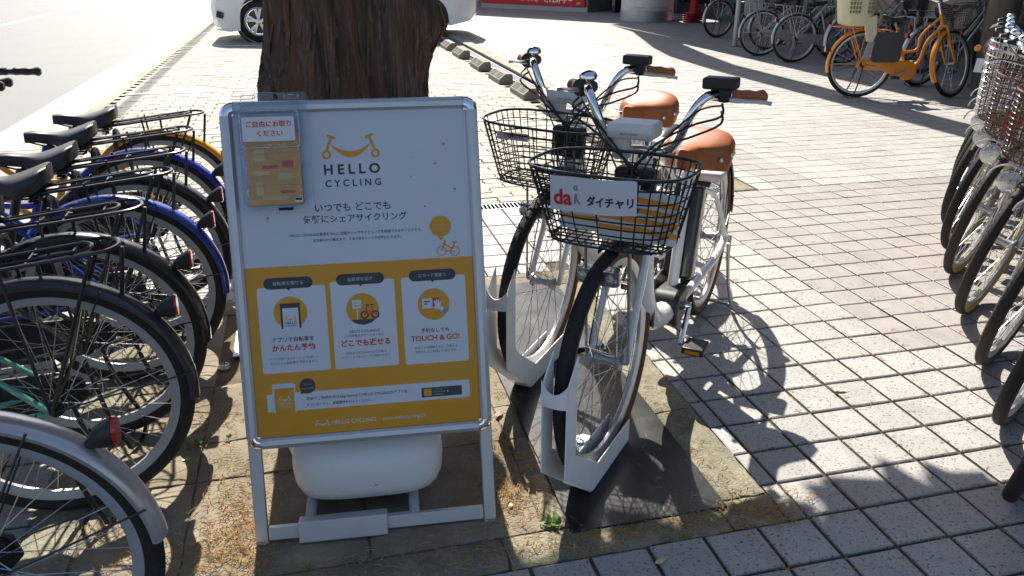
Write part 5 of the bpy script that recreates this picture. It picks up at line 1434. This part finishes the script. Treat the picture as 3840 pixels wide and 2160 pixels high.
# banner building across the back of the plaza
WA, WB_ = Vector((3.82, 22.15, 0)), Vector((6.06, 19.18, 0)); wd = (WB_-WA).normalized(); wl = (WB_-WA).length
bb = thing('corner_building', 'grey building with a red banner low on its wall at the back of the plaza', 'building', WA, atan2(wd.y, wd.x))
MB().box((-2.5+wl/2, 1.6, 2.35), (wl+5.0, 3.0, 4.7)).build('wall', WALLG, bb, smooth=False)
MB().box((wl/2, .085, .06), (wl, .03, .12)).build('plinth', EAVE, bb, smooth=False)
for x0 in (-1.6, -3.2): MB().box((x0+.75, .085, 1.2), (1.4, .03, 1.9)).build('shop_window', GLS, bb, smooth=False); MB().box((x0+.75, .08, .2), (1.5, .05, .1)).build('window_sill', EAVE, bb, smooth=False)
MB().box((wl+1.9, 3.5, 1.8), (3.4, .1, 3.6)).build('entrance', WALLD, bb, smooth=False)
MB().box((wl+.6, 1.8, 1.5), (.08, 2.8, 3.0)).build('door_leaf', GLS, bb, smooth=False)
bn = thing('red_banner', 'red advertising banner with white lettering on the wall behind the plaza', 'banner', WA, atan2(wd.y, wd.x))
BRED = ink('banner_red', (.62, .025, .02)); BWH = ink('banner_white', (.75, .74, .72))
MB().box((wl/2-.02, .06, .83), (wl-.1, .02, 1.4)).build('panel', BRED, bn, smooth=False)
RX = Matrix.Rotation(pi/2, 4, 'X')
def bx2(body, u, z, w, hgt=None, bold=.02): text('banner_lettering', body, Matrix.Translation((u, .048, z)) @ RX, w, BWH, bn, hgt, bold)
bx2('1コマ(1時間)', 1.78, .27, .62); bx2('1,125円～', 2.78, .28, .95, .17, .04); bx2('税抜', 3.45, .215, .14)
# drum pillar with stainless foot
dr = thing('round_pillar', 'pale round pillar with stainless foot and faint red lettering at the back of the plaza', 'pillar', (6.55, 16.25, 0))
MB().lathe([(.62, 0), (.62, .23), (.615, .235)], 64).build('steel_foot', GALV, dr)
MB().lathe([(.60, .235), (.60, 4.2)], 64).build('shaft', mat('pillar_white', (.62, .62, .61), .35), dr)
lt = 'A Company for Professional'
for i, ch in enumerate(lt):
    if ch == ' ': continue
    a = radians(-142+i*3.0); text('pillar_lettering', ch, Matrix.Translation((.603*cos(a), .603*sin(a), .31)) @ Matrix.Rotation(a+pi/2, 4, 'Z') @ RX, .022 if ch not in 'ilfr' else .010, INKR, dr)
pol = thing('round_pole', 'slim pale metal pole on a small square foot beside the grey bicycles', 'pole', (5.72, 10.52, 0))
MB().lathe([(.042, .004), (.042, 4.2)], 20).build('shaft', mat('pole_paint', (.50, .50, .47), .4, .2), pol); MB().box((0, 0, .004), (.17, .17, .008)).build('foot', GALV, pol, smooth=False)
pn = thing('notice_panel', 'small white notice panel fixed between the bicycles next to the pole', 'notice', (5.86, 10.3, .30), radians(-12))
MB().box((0, 0, .3), (.28, .01, .62)).build('panel', ink('notice_white', (.5, .5, .5)), pn, smooth=False)
cl_ = thing('round_column', 'brown grey round column behind the leaning bicycles on the right', 'column', (6.28, 5.72, 0))
MB().lathe([(.19, 0), (.19, .02), (.165, .03), (.165, 4.2)], 32).build('shaft', mat('column_brown', (.13, .095, .075), .35, .3, .15, 5), cl_)
CONE = mat('cone_red', (.40, .02, .025), .5, 0, .15, 8, dirt=.2)
for i in range(5):
    t = thing('traffic_cone', ['lowest red traffic cone of the stack by the round pillar', 'second red traffic cone from the bottom of the stack', 'middle red traffic cone of the stack by the pillar', 'fourth red traffic cone from the bottom of the stack', 'topmost red traffic cone of the stack by the pillar'][i], 'traffic cone', (7.35, 15.45, .045*i), .1*i, 'stacked red cones')
    MB().box((0, 0, .015), (.36, .36, .03)).build('base', CONE, t, smooth=False, bevel=.012)
    MB().lathe([(.14, .03), (.125, .05), (.03, .70), (.0, .705)], 28).build('body', CONE, t)
# scooter behind the leaning row
sc_ = thing('scooter', 'motor scooter seen from behind with orange lamp and white number plate at the right', 'scooter', (5.08, 4.40, 0), radians(28))
sh = paint('scooter_dark', (.03, .03, .035)); 
MB().lathe([(.10, -.045), (.19, -.05), (.21, -.03), (.215, 0), (.21, .03), (.19, .05), (.10, .045)], 36, Matrix.Translation((0, 0, .215)) @ RX).build('wheel', TYRE, sc_)
wF = MB().lathe([(.10, -.045), (.19, -.05), (.21, -.03), (.215, 0), (.21, .03), (.19, .05), (.10, .045)], 36, Matrix.Translation((1.15, 0, .215)) @ RX).build('wheel', TYRE, sc_)
bd = [[(x, y*w, z0+(z1-z0)*((zz+1)/2)) for y, zz in circ(1, 18)] for x, w, z0, z1 in ((-.22, .05, .52, .62), (-.12, .13, .46, .72), (.12, .16, .36, .76), (.40, .15, .28, .72), (.52, .12, .22, .5), (.85, .16, .20, .32), (.95, .17, .25, .6), (1.02, .15, .3, .9), (1.0, .10, .6, .98))]
MB().loft(bd).build('body', sh, sc_, angle=60)
MB().loft([[(x, y*w, z+zz*.04) for y, zz in circ(1, 14)] for x, w, z in ((-.18, .09, .76), (0, .14, .78), (.25, .14, .78), (.45, .09, .77))]).build('seat', SADB, sc_)
MB().tube([(.98, -.30, .98), (1.0, 0, 1.0), (.98, .30, .98)], .016, 8).build('handlebar', BLKM, sc_)
MB().prism(rrect(.16, .22, .05), 0, .02, mat3((-.30, 0, .30), (-1, 0, .15))).build('mud_flap', BLK, sc_)
MB().tube([(-.05, -.15, .25), (.35, -.15, .22)], .045, 12).build('exhaust', CHROME, sc_)
MB().loft([[(-.235+d, .0+y*.05*s1, .60+z*.032*s1) for y, z in circ(1, 16)] for d, s1 in ((.03, 1.0), (-.01, 1.0), (-.025, .7))]).build('tail_lamp', REDL, sc_)
for s_ in (-1, 1): MB().lathe([(.03, 0), (.028, .02), (0, .03)], 14, mat3((-.20, s_*.14, .60), (-1, 0, 0))).build('indicator', ORGL, sc_)
pt_ = MB().box((0, 0, 0), (.20, .125, .003)).build('number_plate', ink('plate_white', (.7, .7, .72)), sc_, smooth=False, M=mat3((-.30, 0, .46), (-1, 0, .25)))
[text('plate_digit', ch_, Matrix.Translation((-.02+.055*i_, -.02, .002)), .03, ink('plate_ink', (.05, .06, .12)), pt_, .05) for i_, ch_ in enumerate('13')]; text('plate_mark', '市', Matrix.Translation((0, .038, .002)), .03, ink('plate_red', (.35, .02, .06)), pt_)

# overhead cables along the road (their shadows cross the gutter)
for i, (xo, zo) in enumerate(((0, 6.4), (.07, 6.9))):
    a_, b_ = gd(225, 335), gd(575, 22); dy = zo/math.tan(SUN_EL)*cos(SUN_AZ); dxx = zo/math.tan(SUN_EL)*sin(SUN_AZ)
    dv = (b_-a_).normalized()
    ca_ = thing('overhead_cable', ['lower overhead cable along the road, above the picture', 'upper overhead cable along the road, above the picture'][i], 'cable', (0, 0, 0))
    MB().tube([Vector((a_.x+xo+dxx, a_.y+dy, zo))+dv*t for t in (-14, 0, 15, 30, 60)], .022, 6).build('wire', BLK, ca_)

# ================================================================== LITTER AND WEEDS
rn_ = random.Random(11)
NEED = mat('dry_needles', (.42, .235, .075), .8, 0, .45, 40)
nd = MB()
def needle(x, y, z=.006):
    L = rn_.uniform(.008, .032); a = rn_.uniform(0, 2*pi); w = .0006+.0004*rn_.random(); cv = rn_.gauss(0, .35)
    P = []
    for t in (0, .5, 1): aa = a+cv*t; P.append(Vector((x+cos(aa)*L*t, y+sin(aa)*L*t, z+.004*sin(pi*t)*rn_.random())))
    for i in range(2):
        d = (P[i+1]-P[i]).normalized(); n_ = Vector((-d.y, d.x, 0))*w; u = Vector((0, 0, w))
        nd.add([P[i]-n_, P[i]+n_, P[i+1]+n_, P[i+1]-n_, P[i]+u, P[i+1]+u], [(0, 3, 5, 4), (1, 4, 5, 2)])
clus = []
for (px, py, n_, sx, sy) in ((1275, 1255, 520, .055, .10), (1230, 1120, 160, .03, .12), (1300, 1150, 160, .05, .1), (1880, 1285, 420, .11, .035), (1960, 1300, 120, .05, .02), (1560, 1350, 240, .16, .02), (1250, 1400, 120, .25, .03), (580, 1330, 420, .05, .09), (600, 1400, 260, .05, .06), (560, 1200, 160, .06, .08),
        (540, 1060, 160, .06, .08), (640, 1280, 130, .03, .12), (1400, 760, 260, .04, .06), (1385, 690, 120, .05, .05), (1480, 1000, 80, .1, .2), (1000, 1400, 90, .25, .03), (300, 1370, 150, .06, .06), (450, 1410, 200, .08, .05), (900, 1000, 200, .3, .3), (1650, 1000, 90, .05, .3), (1800, 1200, 120, .04, .15), (1255, 950, 110, .05, .12)):
    c = gd(px, py)
    for i in range(n_): needle(rn_.gauss(c.x, sx), rn_.gauss(c.y, sy), .0065 if PIT[0] < c.x < PIT[2] else .003)
for i in range(900):                                                  # needles caught in the tile joints
    if rn_.random() < .5: x, y = rn_.randint(-1, 9)*T+rn_.gauss(0, .004), rn_.uniform(-.8, 1.6)
    else: x, y = rn_.uniform(-.3, 1.4), rn_.randint(-5, 10)*T+rn_.gauss(0, .004)
    needle(x, y, .001)
for i in range(120): needle(rn_.uniform(0, 2.2), rn_.uniform(-.8, 1.8), .002)
o = nd.build('fallen_needles', NEED, smooth=False, kind='stuff'); o['label'] = 'dry orange conifer needles scattered over the slabs and joints'; o['category'] = 'needles'
WEED = mat('weed_leaf', (.10, .20, .025), .5, 0, .4, 60); WEEDD = mat('weed_leaf_dull', (.055, .095, .025), .6, 0, .4, 60); LEAFY = mat('dry_leaf', (.55, .47, .25), .6, 0, .2, 50)
def weed(label, px, py, s_, n_, m):
    c = gd(px, py); t = thing('weed', label, 'weed', (c.x, c.y, .004), 0, 'weeds in the slab joints')
    for i in range(n_):
        a = rn_.uniform(0, 2*pi); L = s_*rn_.uniform(.4, 1); e = rn_.uniform(.15, .9); w = L*.28
        d = Vector((cos(a)*cos(e), sin(a)*cos(e), sin(e))); sd_ = Vector((-sin(a), cos(a), 0)); b0 = Vector((rn_.gauss(0, s_*.35), rn_.gauss(0, s_*.25), 0))
        vs = [b0, b0+d*L*.45-sd_*w, b0+d*L*.9-sd_*w*.4+Vector((0, 0, -L*.1)), b0+d*L+Vector((0, 0, -L*.16)), b0+d*L*.9+sd_*w*.4+Vector((0, 0, -L*.1)), b0+d*L*.45+sd_*w, b0+d*L*.5+Vector((0, 0, -L*.05))]
        MB().add(vs, [(0, 1, 6), (1, 2, 3, 6), (6, 3, 4, 5), (0, 6, 5)]).build('leaf', m, t)
weed('bright green weed in the slab joint below the sunlit needle patch', 1395, 1320, .03, 22, WEED)
weed('small dull weed under the wheel of the mint framed bicycle', 488, 1125, .024, 12, WEEDD)
weed('small green weed in the joint left of the poster stand', 577, 1108, .020, 10, WEEDD)
weed('little weed by the leg of the poster stand', 715, 1186, .018, 14, WEED)
weed('tiny weed between the nearest left wheel and the kerb', 290, 1315, .022, 10, WEED)
weed('weed growing at the right kerb beside the black base', 1855-290, 1100, .018, 10, WEEDD)
weed('mossy weed tuft at the bottom kerb below the poster stand', 770, 1432, .014, 26, WEED)
weed('weed at the foot of the kerb next to the nearest wheel stop', 1390, 500, .04, 10, WEED)
def leaf(label, px, py, s_, rz, m=LEAFY):
    c = gd(px, py); t = thing('fallen_leaf', label, 'leaf', (c.x, c.y, .006), rz, 'fallen leaves')
    pts = [(-1, 0), (-.6, .35), (-.1, .5), (.4, .38), (.75, .18), (1.0, 0), (.75, -.2), (.35, -.42), (-.15, -.5), (-.65, -.3)]
    vs = [(x*s_, y*s_, .25*s_*(y*y)+.12*s_*x*x) for x, y in pts]+[(0, 0, 0)]
    MB().add(vs, [(i, (i+1) % 10, 10) for i in range(10)]).build('blade', m, t); MB().tube([(-s_, 0, .002), (-1.5*s_, .1*s_, .004)], s_*.03, 4).build('stalk', m, t)
leaf('pale yellow fallen leaf on the bottom tile row', 1660, 1417, .017, .4)
leaf('curled pale leaf lying on a sunlit tile joint', 2112, 985, .024, -.3)
leaf('small dry leaf by the right corner of the poster stand', 1255, 1045, .022, .8, mat('leaf_grey', (.22, .2, .16), .7))
leaf('small pale leaf among the needles right of the poster stand', 1285, 1275, .012, 1.2)
leaf('small pale leaf between the left wheels and the poster stand', 470, 1160, .014, .2)
